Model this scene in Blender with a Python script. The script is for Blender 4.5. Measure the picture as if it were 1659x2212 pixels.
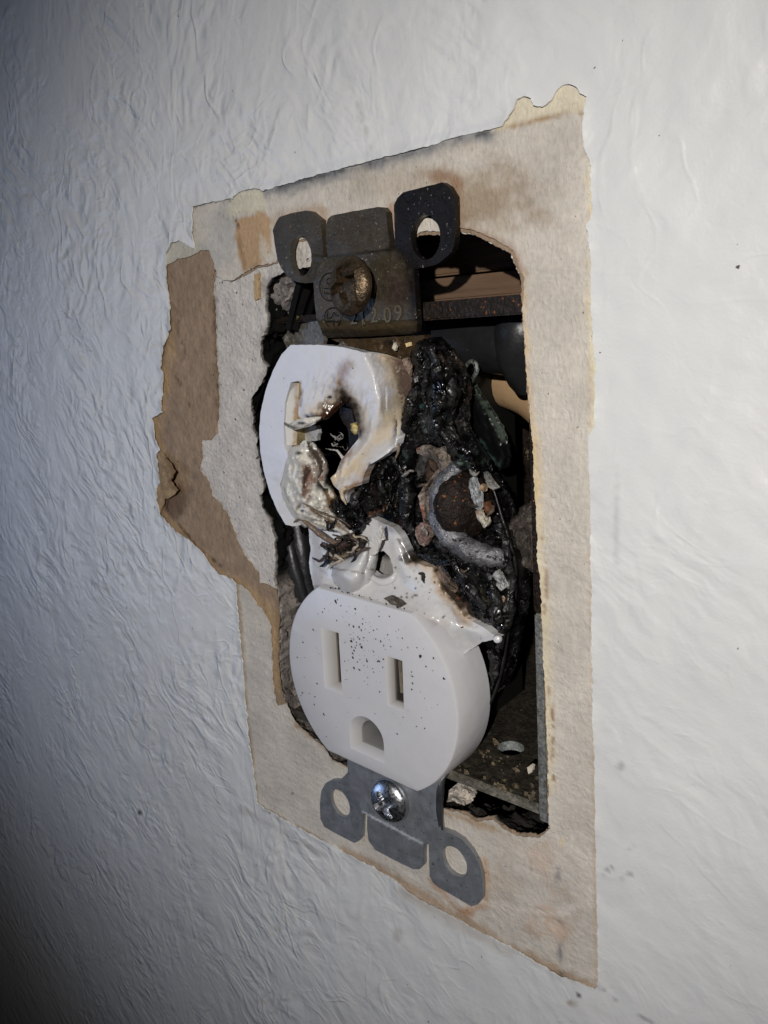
import bpy, math, random
import numpy as np
from mathutils import Vector, Matrix, noise, geometry
random.seed(7); rng = np.random.default_rng(7)
for o in list(bpy.data.objects): bpy.data.objects.remove(o)
SC = bpy.context.scene
MM = 0.001
# ------------------------------------------------------------------ camera (solved from the plate outline), lengths in mm
FOC, TW, TH = 1720.0, 1659.0, 2212.0
CAM = np.array([77.904, -86.311, 36.524])
RC = np.array([[0.76027097, 0.64606874, -0.06769964], [0.10259017, -0.22232192, -0.96956084], [-0.64145406, 0.73018364, -0.23530521]])
cd = bpy.data.cameras.new('camera'); cam = bpy.data.objects.new('camera', cd); SC.collection.objects.link(cam)
m3 = Matrix([[RC[0][i], -RC[1][i], -RC[2][i]] for i in range(3)]).to_4x4(); m3.translation = Vector(CAM * MM); cam.matrix_world = m3
cd.sensor_fit = 'HORIZONTAL'; cd.sensor_width = 36; cd.lens = 36 * FOC / TW; cd.clip_start = 0.005; cd.clip_end = 20
cd.dof.use_dof = False; cd.dof.focus_distance = 0.125; cd.dof.aperture_fstop = 22.0
SC.camera = cam
# ------------------------------------------------------------------ light: phone flash left of the lens, dim room
w = bpy.data.worlds.new('World'); SC.world = w; w.use_nodes = True
w.node_tree.nodes['Background'].inputs[0].default_value = (0.92, 0.94, 1.0, 1); w.node_tree.nodes['Background'].inputs[1].default_value = 0.008
fl = bpy.data.lights.new('phone_flash', 'SPOT'); fl.energy = 1.5; fl.spot_size = math.radians(70); fl.spot_blend = 1.0; fl.shadow_soft_size = 0.0015
fl.color = (1.0, 0.965, 0.92)
fo = bpy.data.objects.new('phone_flash', fl); SC.collection.objects.link(fo)
fpos = CAM - RC[2] * 90 + RC[0] * -27 + RC[1] * -10; fm = m3.copy(); fm = (Vector((4, 0, 0)) - Vector(fpos)).to_track_quat('-Z', 'Y').to_matrix().to_4x4(); fm.translation = Vector(fpos * MM); fo.matrix_world = fm
wl = bpy.data.lights.new('window_light', 'AREA'); wl.energy = 0.032; wl.size = 0.16; wl.color = (0.42, 0.6, 1.0)
wo = bpy.data.objects.new('window_light', wl); SC.collection.objects.link(wo)
wl.spread = math.radians(70); wo.location = Vector((-0.26, -0.2, -0.01)); wo.rotation_euler = (Vector((-0.03, 0, 0.0)) - wo.location).to_track_quat('-Z', 'Y').to_euler()
SC.view_settings.view_transform = 'Standard'; SC.view_settings.look = 'None'; SC.view_settings.exposure = 0.0; SC.view_settings.gamma = 1
SC.render.engine = 'CYCLES'
# ------------------------------------------------------------------ geometry helpers
def bp(u, y):
    u = np.atleast_2d(np.array(u, float)); y = np.broadcast_to(np.array(y, float), (len(u),))
    d = np.stack([(u[:, 0] - TW / 2) / FOC, (u[:, 1] - TH / 2) / FOC, np.ones(len(u))], 1) @ RC
    t = (y - CAM[1]) / d[:, 1]
    return CAM + d * t[:, None]
def pj(X):
    v = (np.atleast_2d(X) - CAM) @ RC.T
    return np.stack([TW / 2 + FOC * v[:, 0] / v[:, 2], TH / 2 + FOC * v[:, 1] / v[:, 2]], 1)
def fbm(P, f, oc=4, off=0.0):
    return np.array([noise.fractal(Vector((p[0] * f + off, p[1] * f + off * 1.3, p[2] * f - off)), 0.8, 2.0, oc) for p in P])
def inside(P, poly):
    x, y = P[:, 0], P[:, 1]; r = np.zeros(len(P), bool); n = len(poly)
    for i in range(n):
        x0, y0 = poly[i][:2]; x1, y1 = poly[(i + 1) % n][:2]
        if y0 == y1: continue
        c = ((y0 > y) != (y1 > y)); r ^= c & (x < (x1 - x0) * (y - y0) / (y1 - y0) + x0)
    return r
def sdist(P, line, closed=True):
    d = np.full(len(P), 1e9); n = len(line)
    for i in range(n if closed else n - 1):
        a = np.array(line[i][:2], float); b = np.array(line[(i + 1) % n][:2], float); ab = b - a; L = ab @ ab + 1e-12
        t = np.clip(((P - a) @ ab) / L, 0, 1); d = np.minimum(d, np.hypot(*(P - a - t[:, None] * ab).T))
    return d
def resample(line, step, jit=0.0, closed=True, seed=0):
    line = np.array(line, float); out = []; n = len(line)
    for i in range(n if closed else n - 1):
        a, b = line[i], line[(i + 1) % n]; L = np.hypot(*(b - a)[:2]); k = max(1, int(round(L / step)))
        for j in range(k): out.append(a + (b - a) * j / k)
    if not closed: out.append(line[-1])
    out = np.array(out)
    if jit:
        q = np.stack([out[:, 0], out[:, 1], np.full(len(out), seed * 3.7)], 1)
        out[:, 0] += jit * (fbm(q, 0.11 , 4, 3.1 + seed) ) ; out[:, 1] += jit * (fbm(q, 0.11, 4, 9.7 + seed))
    return out
def cdt(pts, edges):
    r = geometry.delaunay_2d_cdt([Vector((float(p[0]), float(p[1]))) for p in pts], edges, [], 0, 1e-4)
    return np.array([tuple(v) for v in r[0]]), r[2], r[3]
def tri_interp(P, V, Z, T):
    out = np.full(len(P), np.nan)
    for t in T:
        a, b, c = V[t[0]], V[t[1]], V[t[2]]
        det = (b[0] - a[0]) * (c[1] - a[1]) - (c[0] - a[0]) * (b[1] - a[1])
        if abs(det) < 1e-9: continue
        u = ((P[:, 0] - a[0]) * (c[1] - a[1]) - (c[0] - a[0]) * (P[:, 1] - a[1])) / det
        v = ((b[0] - a[0]) * (P[:, 1] - a[1]) - (P[:, 0] - a[0]) * (b[1] - a[1])) / det
        k = (u >= -1e-6) & (v >= -1e-6) & (u + v <= 1 + 1e-6)
        out[k] = Z[t[0]] + u[k] * (Z[t[1]] - Z[t[0]]) + v[k] * (Z[t[2]] - Z[t[0]])
    bad = np.isnan(out)
    if bad.any():
        for i in np.where(bad)[0]: out[i] = Z[np.argmin(((V - P[i]) ** 2).sum(1))]
    return out
COL = SC.collection
def empty(name, loc, label, cat, group=None):
    o = bpy.data.objects.new(name, None); COL.objects.link(o); o.location = Vector(loc) * MM; o.empty_display_size = 0.01
    tag(o, label, cat, group); return o
def tag(o, label=None, cat=None, group=None, kind=None):
    if label: o['label'] = label
    if cat: o['category'] = cat
    if group: o['group'] = group
    if kind: o['kind'] = kind
    return o
def mesh(name, V, F, mat, parent=None, col=None, smooth=True, angle=None, uvmat=None):
    me = bpy.data.meshes.new(name); me.from_pydata([tuple(float(c) * MM for c in v) for v in V], [], [tuple(int(i) for i in f) for f in F])
    me.validate(); me.update()
    if smooth:
        me.polygons.foreach_set('use_smooth', [True] * len(me.polygons))
        if angle: me.set_sharp_from_angle(angle=math.radians(angle))
    if col is not None:
        at = me.color_attributes.new('Col', 'FLOAT_COLOR', 'POINT'); c4 = np.ones((len(V), 4), np.float32); c4[:, :3] = col
        at.data.foreach_set('color', c4.ravel())
    me.materials.append(mat)
    o = bpy.data.objects.new(name, me); COL.objects.link(o)
    if parent:
        o.parent = parent
        o.matrix_parent_inverse = Matrix.Translation(-chainloc(parent))
    return o
def chainloc(p):
    l = Vector(p.location) if p.type == 'EMPTY' else Vector((0, 0, 0))
    return l
def lin(c):
    return np.array([(x / 255 / 12.92 if x / 255 <= .04045 else ((x / 255 + .055) / 1.055) ** 2.4) for x in c])
def stains(P, base, st):
    """base linear colour; st: (kind, points, colour, strength, feather, wobble)"""
    c = np.tile(np.array(base, float), (len(P), 1))
    if not st: return c
    q = np.stack([P[:, 0], P[:, 1], np.zeros(len(P))], 1)
    n1 = fbm(q, 0.02, 4, 1.7) * 1.0; n2 = fbm(q, 0.09, 4, 5.7)
    for (kind, pts, colr, s, fe, wob) in st:
        nn = (n1 + n2 * 0.7) * wob
        if kind == 'poly':
            d = sdist(P, pts); d = np.where(inside(P, pts), d, -d); a = np.clip((d + nn) / fe + .5, 0, 1)
        elif kind == 'line':
            d = sdist(P, pts, False); a = np.clip(1 - (d + nn) / fe, 0, 1)
        elif kind == 'dot':
            x, y, rx, ry = pts; d = np.hypot((P[:, 0] - x) / rx, (P[:, 1] - y) / ry); a = np.clip((1 - d + nn / 20) / fe, 0, 1)
        a = a * a * (3 - 2 * a) * s
        c = c * (1 - a[:, None]) + np.array(colr)[None] * a[:, None]
    return c
def relief(name, outline, mat, lines=(), holes=(), step=5, thick=1.0, amp=0.0, freq=0.5, jit=0.0, rnd=0.0, base=(.5, .5, .5), st=None, parent=None, seed=0, ridged=0.0, rfreq=0.3, wave=None, angle=None, bump_px=None, tdir=None, edge_step=None, smooth=0):
    """solid sheet with thickness; every control point is (px, py, y-depth mm) of the solved view and becomes a real 3D point"""
    ctl = []; ed = []
    def addl(l, closed):
        s = len(ctl); ctl.extend(l); n = len(l)
        for i in range(n if closed else n - 1): ed.append((s + i, s + (i + 1) % n))
    addl(outline, True)
    for h in holes: addl(h, True)
    for l in lines: addl(l, False)
    cp = np.array([c[:2] for c in ctl], float)
    V, T, orig = cdt(cp, ed); Z = np.zeros(len(V)); cz = [c[2] for c in ctl]
    for i, og in enumerate(orig):
        Z[i] = cz[og[0]] if len(og) else cz[int(np.argmin(((cp - V[i]) ** 2).sum(1)))]
    es = edge_step or step
    ol = resample([o[:2] for o in outline], es, jit, True, seed); hl = [resample([o[:2] for o in h], es, jit, True, seed + 1 + i) for i, h in enumerate(holes)]
    il = [resample([o[:2] for o in l], step, 0, False) for l in lines if len(l) > 1]
    x0, y0 = ol.min(0); x1, y1 = ol.max(0)
    gx, gy = np.meshgrid(np.arange(x0, x1, step), np.arange(y0, y1, step)); G = np.stack([gx.ravel(), gy.ravel()], 1)
    G[:, 0] += (np.arange(len(G)) // gx.shape[1] % 2) * step * .5
    G += rng.uniform(-.18, .18, G.shape) * step
    k = inside(G, ol) & (sdist(G, ol) > step * .55)
    for h in hl: k &= ~inside(G, h) & (sdist(G, h) > step * .55)
    G = G[k]
    for l in il:
        G = G[sdist(G, l, False) > step * .5]
    pts = []; edges = []
    def add2(l, closed):
        s = len(pts); pts.extend(l.tolist()); n = len(l)
        for i in range(n if closed else n - 1): edges.append((s + i, s + (i + 1) % n))
    add2(ol, True)
    for h in hl: add2(h, True)
    for l in il: add2(l, False)
    pts.extend(G.tolist())
    P, T2, _ = cdt(np.array(pts), edges); T2 = np.array([t for t in T2 if len(t) == 3])
    cen = P[T2].mean(1); k = inside(cen, ol)
    for h in hl: k &= ~inside(cen, h)
    T2 = T2[k]
    used = np.unique(T2); mp = -np.ones(len(P), int); mp[used] = np.arange(len(used)); P = P[used]; T2 = mp[T2]
    y = tri_interp(P, V, Z, T)
    if smooth:
        E1 = np.vstack([T2[:, [0, 1]], T2[:, [1, 2]], T2[:, [2, 0]]]); E1 = np.vstack([E1, E1[:, ::-1]])
        cnt = np.bincount(E1[:, 0], minlength=len(P)).astype(float)
        for _ in range(smooth): y = .35 * y + .65 * np.bincount(E1[:, 0], weights=y[E1[:, 1]], minlength=len(P)) / np.maximum(cnt, 1)
    W = bp(P, y)
    dd = sdist(P, ol)
    for h in hl: dd = np.minimum(dd, sdist(P, h))
    if rnd:
        q = np.clip(dd / (rnd * 10.5), 0, 1); y = y + rnd * (1 - np.sqrt(1 - (1 - q) ** 2))
    ef = np.clip(dd / 12, 0.25, 1)
    if amp: y = y + amp * fbm(W, freq, 5, seed * 2.3) * ef
    if ridged:
        n_ = np.abs(fbm(W, rfreq, 4, seed * 1.3 + 4)); y = y - ridged * (0.5 - n_) * ef
    if wave: y = y + wave(P)
    W = bp(P, y)
    T3 = []
    for t in T2:
        a, b, c = W[t[0]], W[t[1]], W[t[2]]; n = np.cross(b - a, c - a); T3.append(t if n @ (CAM - a) > 0 else t[::-1])
    n0 = len(W); td = np.array(tdir if tdir is not None else (0, 1, 0), float); B = W + td * thick
    F = [tuple(t) for t in T3] + [tuple(i + n0 for i in t[::-1]) for t in T3]
    es_ = {}
    for t in T3:
        for i in range(3):
            e = (int(t[i]), int(t[(i + 1) % 3])); es_[e] = 1
    for (a, b) in es_:
        if (b, a) not in es_: F.append((b, a, a + n0, b + n0))
    c = stains(P, base, st); c = np.vstack([c, c])
    return mesh(name, np.vstack([W, B]), F, mat, parent, c, True, angle or 55)
def tube(name, path, rad, mat, parent=None, n=10, col=None, sub=4, cap=True, amp=0, freq=.6, seed=0, flat=1.0):
    """path in mm world coords; catmull-rom"""
    p = np.array(path, float); r = np.array(rad if hasattr(rad, '__len__') else [rad] * len(p), float)
    pp = np.vstack([2 * p[0] - p[1], p, 2 * p[-1] - p[-2]]); S = []; R_ = []
    for i in range(len(p) - 1):
        for j in range(sub):
            t = j / sub; a, b, c, d = pp[i:i + 4]
            S.append(.5 * ((2 * b) + (-a + c) * t + (2 * a - 5 * b + 4 * c - d) * t * t + (-a + 3 * b - 3 * c + d) * t ** 3)); R_.append(r[i] * (1 - t) + r[i + 1] * t)
    S.append(p[-1]); R_.append(r[-1]); S = np.array(S); N = len(S)
    T = np.gradient(S, axis=0); T /= np.linalg.norm(T, axis=1)[:, None] + 1e-12
    u = np.cross(T[0], [0.13, .97, .2]); u /= np.linalg.norm(u); V = []
    for i in range(N):
        u = u - T[i] * (u @ T[i]); u /= np.linalg.norm(u); v = np.cross(T[i], u)
        for k in range(n):
            a = 2 * math.pi * k / n; V.append(S[i] + (u * math.cos(a) + v * math.sin(a) * flat) * R_[i])
    V = np.array(V)
    if amp:
        f = fbm(V, freq, 4, seed); C_ = np.repeat(S, n, 0); D = V - C_; D /= np.linalg.norm(D, axis=1)[:, None] + 1e-9; V = V + D * (f * amp)[:, None]
    F = [(i * n + k, i * n + (k + 1) % n, (i + 1) * n + (k + 1) % n, (i + 1) * n + k) for i in range(N - 1) for k in range(n)]
    if cap: F += [tuple(range(n))[::-1], tuple((N - 1) * n + k for k in range(n))]
    cc = None if col is None else np.tile(np.array(col, float), (len(V), 1))
    return mesh(name, V, F, mat, parent, cc, True, 60)
def lathe(name, prof, origin, axis, mat, parent=None, n=40, amp=0, freq=1, col=None, hollow=None, up=(0, 0, 1)):
    """prof: (r, h) pairs from the rim to the top; axis points out"""
    ax = np.array(axis, float); ax /= np.linalg.norm(ax); u = np.cross(ax, up); u /= np.linalg.norm(u); v = np.cross(ax, u); O = np.array(origin, float)
    V = []
    for (r, h) in prof:
        for k in range(n):
            a = 2 * math.pi * k / n; V.append(O + ax * h + (u * math.cos(a) + v * math.sin(a)) * r)
    V = np.array(V)
    if amp: V = V + ax * (fbm(V, freq, 4, 2.2) * amp)[:, None]
    m = len(prof); F = [(i * n + k, i * n + (k + 1) % n, (i + 1) * n + (k + 1) % n, (i + 1) * n + k) for i in range(m - 1) for k in range(n)]
    F += [tuple(range(n))[::-1], tuple((m - 1) * n + k for k in range(n))]
    c = None if col is None else np.tile(np.array(col, float), (len(V), 1))
    return mesh(name, V, F, mat, parent, c, True, 40)
def boxm(name, lo, hi, mat, parent=None, bev=0.3, col=None):
    import bmesh
    bm = bmesh.new(); bmesh.ops.create_cube(bm, size=1)
    for v in bm.verts: v.co = Vector([(lo[i] + hi[i]) / 2 + v.co[i] * (hi[i] - lo[i]) for i in range(3)])
    if bev: bmesh.ops.bevel(bm, geom=bm.edges[:], offset=bev, segments=2, affect='EDGES')
    bm.verts.index_update(); V = [tuple(v.co) for v in bm.verts]; F = [[v.index for v in f.verts] for f in bm.faces]; bm.free()
    c = None if col is None else np.tile(np.array(col, float), (len(V), 1))
    return mesh(name, V, F, mat, parent, c, True, 40)
# ------------------------------------------------------------------ materials
def mat(name, col=None, rough=.5, metal=0.0, var=(), bumps=(), specks=(), spec=.5, coat=0, sss=0, rvar=None):
    """col None = vertex colour; var: (scale/mm, darkest, lightest, stretch); bumps: (type, scale/mm, dist mm, detail, stretch xyz, warp); specks: (scale/mm, threshold, colour, softness)"""
    m = bpy.data.materials.new(name); m.use_nodes = True; nt = m.node_tree; N = nt.nodes; L = nt.links; b = N['Principled BSDF']
    tc = N.new('ShaderNodeTexCoord'); mp = N.new('ShaderNodeMapping'); mp.inputs['Scale'].default_value = (1000, 1000, 1000); L.new(tc.outputs['Object'], mp.inputs[0]); X = mp.outputs[0]
    if col is None:
        a = N.new('ShaderNodeVertexColor'); a.layer_name = 'Col'; c = a.outputs[0]
    else:
        a = N.new('ShaderNodeRGB'); a.outputs[0].default_value = (*col, 1); c = a.outputs[0]
    def st(X, s):
        if len(s) > 3:
            q0 = N.new('ShaderNodeMapping'); q0.inputs['Rotation'].default_value = (0, math.radians(s[3]), 0); L.new(X, q0.inputs[0]); X = q0.outputs[0]; s = s[:3]
        q = N.new('ShaderNodeMapping'); q.inputs['Scale'].default_value = s; L.new(X, q.inputs[0]); return q.outputs[0]
    def nz(X, sc, det=4, ty='FBM', rgh=.55):
        q = N.new('ShaderNodeTexNoise'); q.noise_type = ty; q.inputs['Scale'].default_value = sc; q.inputs['Detail'].default_value = det
        if 'Roughness' in q.inputs: q.inputs['Roughness'].default_value = rgh
        L.new(X, q.inputs['Vector']); return q
    for (s, lo, hi, stt) in var:
        q = nz(st(X, stt), s, 5); r = N.new('ShaderNodeMapRange'); L.new(q.outputs[0], r.inputs[0]); r.inputs[1].default_value = .3; r.inputs[2].default_value = .7; r.inputs[3].default_value = lo; r.inputs[4].default_value = hi
        mx = N.new('ShaderNodeVectorMath'); mx.operation = 'SCALE'; L.new(c, mx.inputs[0]); L.new(r.outputs[0], mx.inputs['Scale']); c = mx.outputs[0]
    for (s, th, cc, so) in specks:
        q = nz(X, s, 3); r = N.new('ShaderNodeMapRange'); L.new(q.outputs[0], r.inputs[0]); r.inputs[1].default_value = th; r.inputs[2].default_value = th + so
        mx = N.new('ShaderNodeMix'); mx.data_type = 'RGBA'; L.new(r.outputs[0], mx.inputs[0]); L.new(c, mx.inputs[6]); mx.inputs[7].default_value = (*cc, 1); c = mx.outputs[2]
    L.new(c, b.inputs['Base Color'])
    b.inputs['Roughness'].default_value = rough; b.inputs['Metallic'].default_value = metal; b.inputs['Specular IOR Level'].default_value = spec
    if coat: b.inputs['Coat Weight'].default_value = coat; b.inputs['Coat Roughness'].default_value = .15
    if sss: b.inputs['Subsurface Weight'].default_value = sss; b.inputs['Subsurface Scale'].default_value = .0008; b.inputs['Subsurface Radius'].default_value = (1, .8, .6)
    if rvar:
        q = nz(X, rvar[0], 4); r = N.new('ShaderNodeMapRange'); L.new(q.outputs[0], r.inputs[0]); r.inputs[1].default_value = .35; r.inputs[2].default_value = .65; r.inputs[3].default_value = rvar[1]; r.inputs[4].default_value = rvar[2]; L.new(r.outputs[0], b.inputs['Roughness'])
    prev = None
    for bb in bumps:
        ty, sc, dist, det, stt, warp = bb[:6]; Y = X
        if warp:
            q = nz(X, warp[0], 2); s = N.new('ShaderNodeVectorMath'); s.operation = 'SUBTRACT'; L.new(q.outputs['Color'], s.inputs[0]); s.inputs[1].default_value = (.5, .5, .5)
            s2 = N.new('ShaderNodeVectorMath'); s2.operation = 'SCALE'; L.new(s.outputs[0], s2.inputs[0]); s2.inputs['Scale'].default_value = warp[1]
            ad = N.new('ShaderNodeVectorMath'); L.new(X, ad.inputs[0]); L.new(s2.outputs[0], ad.inputs[1]); Y = ad.outputs[0]
        Y = st(Y, stt)
        if ty == 'VORO':
            q = N.new('ShaderNodeTexVoronoi'); q.inputs['Scale'].default_value = sc; L.new(Y, q.inputs['Vector']); h = q.outputs['Distance']
        else:
            q = nz(Y, sc, det, 'FBM' if ty == 'CREASE' else ty); h = q.outputs[0]
            if ty == 'CREASE':
                s1_ = N.new('ShaderNodeMath'); s1_.operation = 'SUBTRACT'; L.new(h, s1_.inputs[0]); s1_.inputs[1].default_value = .5; s2_ = N.new('ShaderNodeMath'); s2_.operation = 'ABSOLUTE'; L.new(s1_.outputs[0], s2_.inputs[0])
                s3_ = N.new('ShaderNodeMapRange'); s3_.interpolation_type = 'SMOOTHSTEP'; L.new(s2_.outputs[0], s3_.inputs[0]); s3_.inputs[1].default_value = 0; s3_.inputs[2].default_value = .06; s3_.inputs[3].default_value = 1; s3_.inputs[4].default_value = 0; h = s3_.outputs[0]
        bu = N.new('ShaderNodeBump'); bu.inputs['Distance'].default_value = dist * MM; bu.inputs['Strength'].default_value = 1; L.new(h, bu.inputs['Height'])
        if len(bb) > 6:
            q = nz(X, bb[6][0], 3); r = N.new('ShaderNodeMapRange'); L.new(q.outputs[0], r.inputs[0]); r.inputs[1].default_value = .42; r.inputs[2].default_value = .62; r.inputs[3].default_value = bb[6][1]; r.inputs[4].default_value = bb[6][2]
            sx = N.new('ShaderNodeSeparateXYZ'); L.new(X, sx.inputs[0]); r2 = N.new('ShaderNodeMapRange'); L.new(sx.outputs[0], r2.inputs[0]); r2.inputs[1].default_value = -40; r2.inputs[2].default_value = 45; r2.inputs[3].default_value = 1; r2.inputs[4].default_value = .3
            mm = N.new('ShaderNodeMath'); mm.operation = 'MULTIPLY'; L.new(r.outputs[0], mm.inputs[0]); L.new(r2.outputs[0], mm.inputs[1]); L.new(mm.outputs[0], bu.inputs['Strength'])
        if prev: L.new(prev, bu.inputs['Normal'])
        prev = bu.outputs[0]
    if prev: L.new(prev, b.inputs['Normal'])
    return m
I3 = (1, 1, 1)
M = {}
M['paint'] = mat('wall_paint', None, .42, 0, [(.02, .93, 1.05, I3)], [
    ('FBM', .36, .4, 2, (1.0, 1, .22), (.03, 30), (.04, .0, 1)), ('CREASE', .13, .14, 2, (1.0, 1, .4), (.05, 22), (.05, .2, 1)), ('CREASE', .17, .10, 2, (.5, 1, 1.0), (.04, 26), (.07, .0, 1)), ('FBM', .3, 1.3, 2, (1.0, 1, .3, 48), (.05, 14), (.035, .0, 1)), ('FBM', .33, .9, 1, (1.0, 1, .6, -35), (.06, 12), (.05, .0, 1)), ('FBM', .6, .22, 2, (.6, 1, 1.0), (.05, 14), (.06, .3, 1)), ('FBM', .06, .9, 2, (.8, 1, .5), (.03, 15)), ('FBM', 2.6, .035, 3, I3, None)], [(.75, .75, (.09, .08, .07), .02)], spec=.5)
M['paper'] = mat('bare_paper', None, .8, 0, [(.12, .84, 1.1, I3), (1.2, .9, 1.08, (1, 1, 1))], [('FBM', 1.4, .20, 5, (1.5, 1, .8), (.3, 2)), ('FBM', .35, .3, 3, (.6, 1, 1.6), (.1, 5))], [(1.5, .70, (.12, .09, .06), .03)], spec=.25)
M['brown'] = mat('torn_brown_paper', None, .95, 0, [(.15, .85, 1.12, I3), (1.5, .8, 1.15, (1, 1, .5))], [('FBM', 2.2, .22, 5, (1.4, 1, .8), (.3, 2)), ('FBM', .3, .4, 3, I3, None)], [(1.1, .72, (.08, .05, .03), .03)], spec=.1)
M['gyp'] = mat('exposed_gypsum', None, .95, 0, [(.25, .86, 1.08, I3), (2.0, .85, 1.08, I3)], [('FBM', 1.3, .35, 5, I3, (.3, 2)), ('VORO', 1.1, .12, 2, I3, (.5, 1.5))], [(1.15, .70, (.03, .025, .02), .02)], spec=.2)
M['white'] = mat('white_plastic', None, .30, 0, [(.2, .97, 1.02, I3)], [('FBM', .25, .12, 2, I3, None), ('FBM', 4, .012, 2, I3, None)], [(1.9, .765, (.04, .03, .02), .02)], spec=.5, sss=.12)
M['melt'] = mat('melted_white_plastic', None, .32, 0, [(.4, .93, 1.04, I3)], [('FBM', .5, .5, 4, (1, 1, .6), (.3, 2)), ('FBM', 2.2, .12, 3, I3, None)], [(1.6, .70, (.07, .035, .015), .03), (2.4, .735, (.015, .01, .008), .02)], spec=.5, sss=.12)
M['smooth'] = mat('heat_warped_white_plastic', None, .22, 0, [(.3, .97, 1.02, I3)], [('FBM', .25, .22, 2, I3, None), ('FBM', 1.2, .04, 3, I3, None)], [(1.5, .70, (.10, .055, .025), .03), (2.4, .735, (.015, .01, .008), .02)], spec=.5, sss=.12)
M['char'] = mat('charred_plastic', None, .3, 0, [(.35, .3, 1.5, I3), (1.5, .5, 1.5, I3)], [('FBM', .4, 1.1, 2, I3, (.4, 3)), ('CREASE', .35, .25, 1, I3, (.3, 4))], [(.9, .71, (.09, .07, .055), .04), (2.0, .755, (.5, .46, .4), .01)], spec=.6, rvar=(.5, .14, .75))
M['ash'] = mat('ashen_crust', None, .7, 0, [(.5, .25, 1.25, I3), (2.2, .4, 1.5, I3)], [('FBM', 1.2, .7, 6, I3, (.5, 2))], [(1.7, .66, (.02, .018, .016), .03)], spec=.4)
M['bronze'] = mat('smoked_metal', None, .45, .45, [(.3, .75, 1.2, I3), (2.5, .8, 1.15, I3)], [('FBM', 3.0, .07, 4, I3, None)], [(2.2, .68, (.35, .31, .26), .03), (1.5, .70, (.01, .01, .01), .02)], rvar=(1.2, .3, .6))
M['zinc'] = mat('zinc_metal', None, .36, .5, [(.5, .8, 1.15, I3), (4, .85, 1.12, (2, 1, .6))], [('FBM', 5, .02, 3, (2, 1, .5), None)], [(1.8, .66, (.035, .04, .05), .05)], rvar=(1, .32, .5))
M['chrome'] = mat('bright_screw_metal', None, .2, 1.0, [(1, .8, 1.1, I3)], [('FBM', 1.5, .03, 2, I3, None)], rvar=(2, .22, .4))
M['boxm'] = mat('box_metal', None, .5, .6, [(.3, .7, 1.2, I3), (2, .6, 1.3, I3)], [('FBM', 2.5, .12, 4, I3, None)], [(.8, .68, (.22, .18, .11), .02)], rvar=(1, .35, .8))
M['rubber'] = mat('black_insulation', None, .38, 0, [(.4, .8, 1.2, I3)], [('FBM', 1.2, .08, 3, I3, None)], [(2, .75, (.2, .2, .18), .02)])
M['sheath'] = mat('tan_sheath', None, .6, 0, [(.2, .8, 1.1, I3)], [('FBM', .8, .1, 3, I3, None)])
M['wood'] = mat('old_wood', None, .8, 0, [(.3, .7, 1.1, (.3, 1, 3))], [('FBM', .6, .2, 4, (.3, 1, 4), None)])
M['wirem'] = mat('oxidised_wire', None, .42, .55, [(.4, .3, 1.3, I3), (3, .6, 1.15, I3)], [('FBM', 1.8, .3, 5, I3, None)], [(1.4, .60, (.02, .02, .02), .06)], rvar=(1.5, .25, .7))
M['rust'] = mat('rusted_metal', None, .6, .5, [(1, .5, 1.4, I3)], [('FBM', 1.5, .4, 5, I3, None)], [(1.3, .645, (.26, .09, .02), .05), (2.5, .70, (.5, .28, .1), .02)])
M['flake'] = mat('soot_flake', (.012, .01, .009), .8)
M['mark'] = mat('stamped_mark', (.006, .006, .005), .6, .3)
def z3(l, y): return [(a, b, y) for a, b in l]
def A(r, g, b, k=1.4):
    c = lin((r, g, b)) * k; L_ = c @ np.array([.3, .6, .1]); return L_ + (c - L_) * .8
# ------------------------------------------------------------------ the wall: core, papers, paint as real layers
O_TOP = [(650,580),(690,572),(760,548),(860,532),(900,512),(925,506),(952,508),(990,500),(1028,508),(1048,518),(1080,535),(1103,548),(1115,580),(1125,598),(1129,673),(1135,773),(1141,873),(1148,948),(1151,1040),(1155,1080),(1158,1150),(1159,1210),(1165,1240),(1168,1320),(1171,1400),(1175,1477),(1181,1620),(1184,1770),(1187,1790)]
O_BOT = [(1165,1803),(1115,1798),(1085,1783),(1065,1763),(1030,1768),(1005,1753),(965,1748),(900,1730),(830,1700),(760,1662),(716,1641),(699,1615),(668,1589),(632,1556),(618,1520)]
O_LEFT = [(606,1486),(601,1437),(603,1372),(603,1307),(597,1275),(590,1259),(595,1210),(593,1161),(585,1132),(575,1112),(567,1093),(562,1070),(571,1060),(561,999),(553,937),(545,927),(546,885),(544,905),(542,863),(557,840),(573,811),(576,793),(564,777),(563,727),(570,722),(577,701),(577,692),(572,660),(574,622),(588,600),(608,590),(630,584)]
GYP = [(583,1266),(562,1259),(556,1236),(530,1203),(514,1177),(501,1138),(488,1106),(475,1093),(458,1070),(449,1041),(431,1016),(436,989),(436,951),(455,951),(468,937),(470,911),(471,885),(469,806),(464,727),(463,675),(460,622),(459,590)]
PAPTOP = [(468,596),(484,605),(505,606),(521,593),(560,573),(594,567),(605,540),(630,520),(665,515),(695,540)]
BRN = [(598,1525),(592,1502),(587,1405),(584,1353),(579,1340),(566,1317),(556,1307),(540,1281),(520,1263),(500,1255),(462,1246),(440,1225),(415,1200),(380,1172),(360,1150),(335,1120),(325,1070),(328,990),(320,950),(312,904),(330,880),(340,840),(345,790),(350,700),(350,620),(351,572),(360,573),(387,559),(413,554),(434,541),(452,541),(463,570)]
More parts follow.
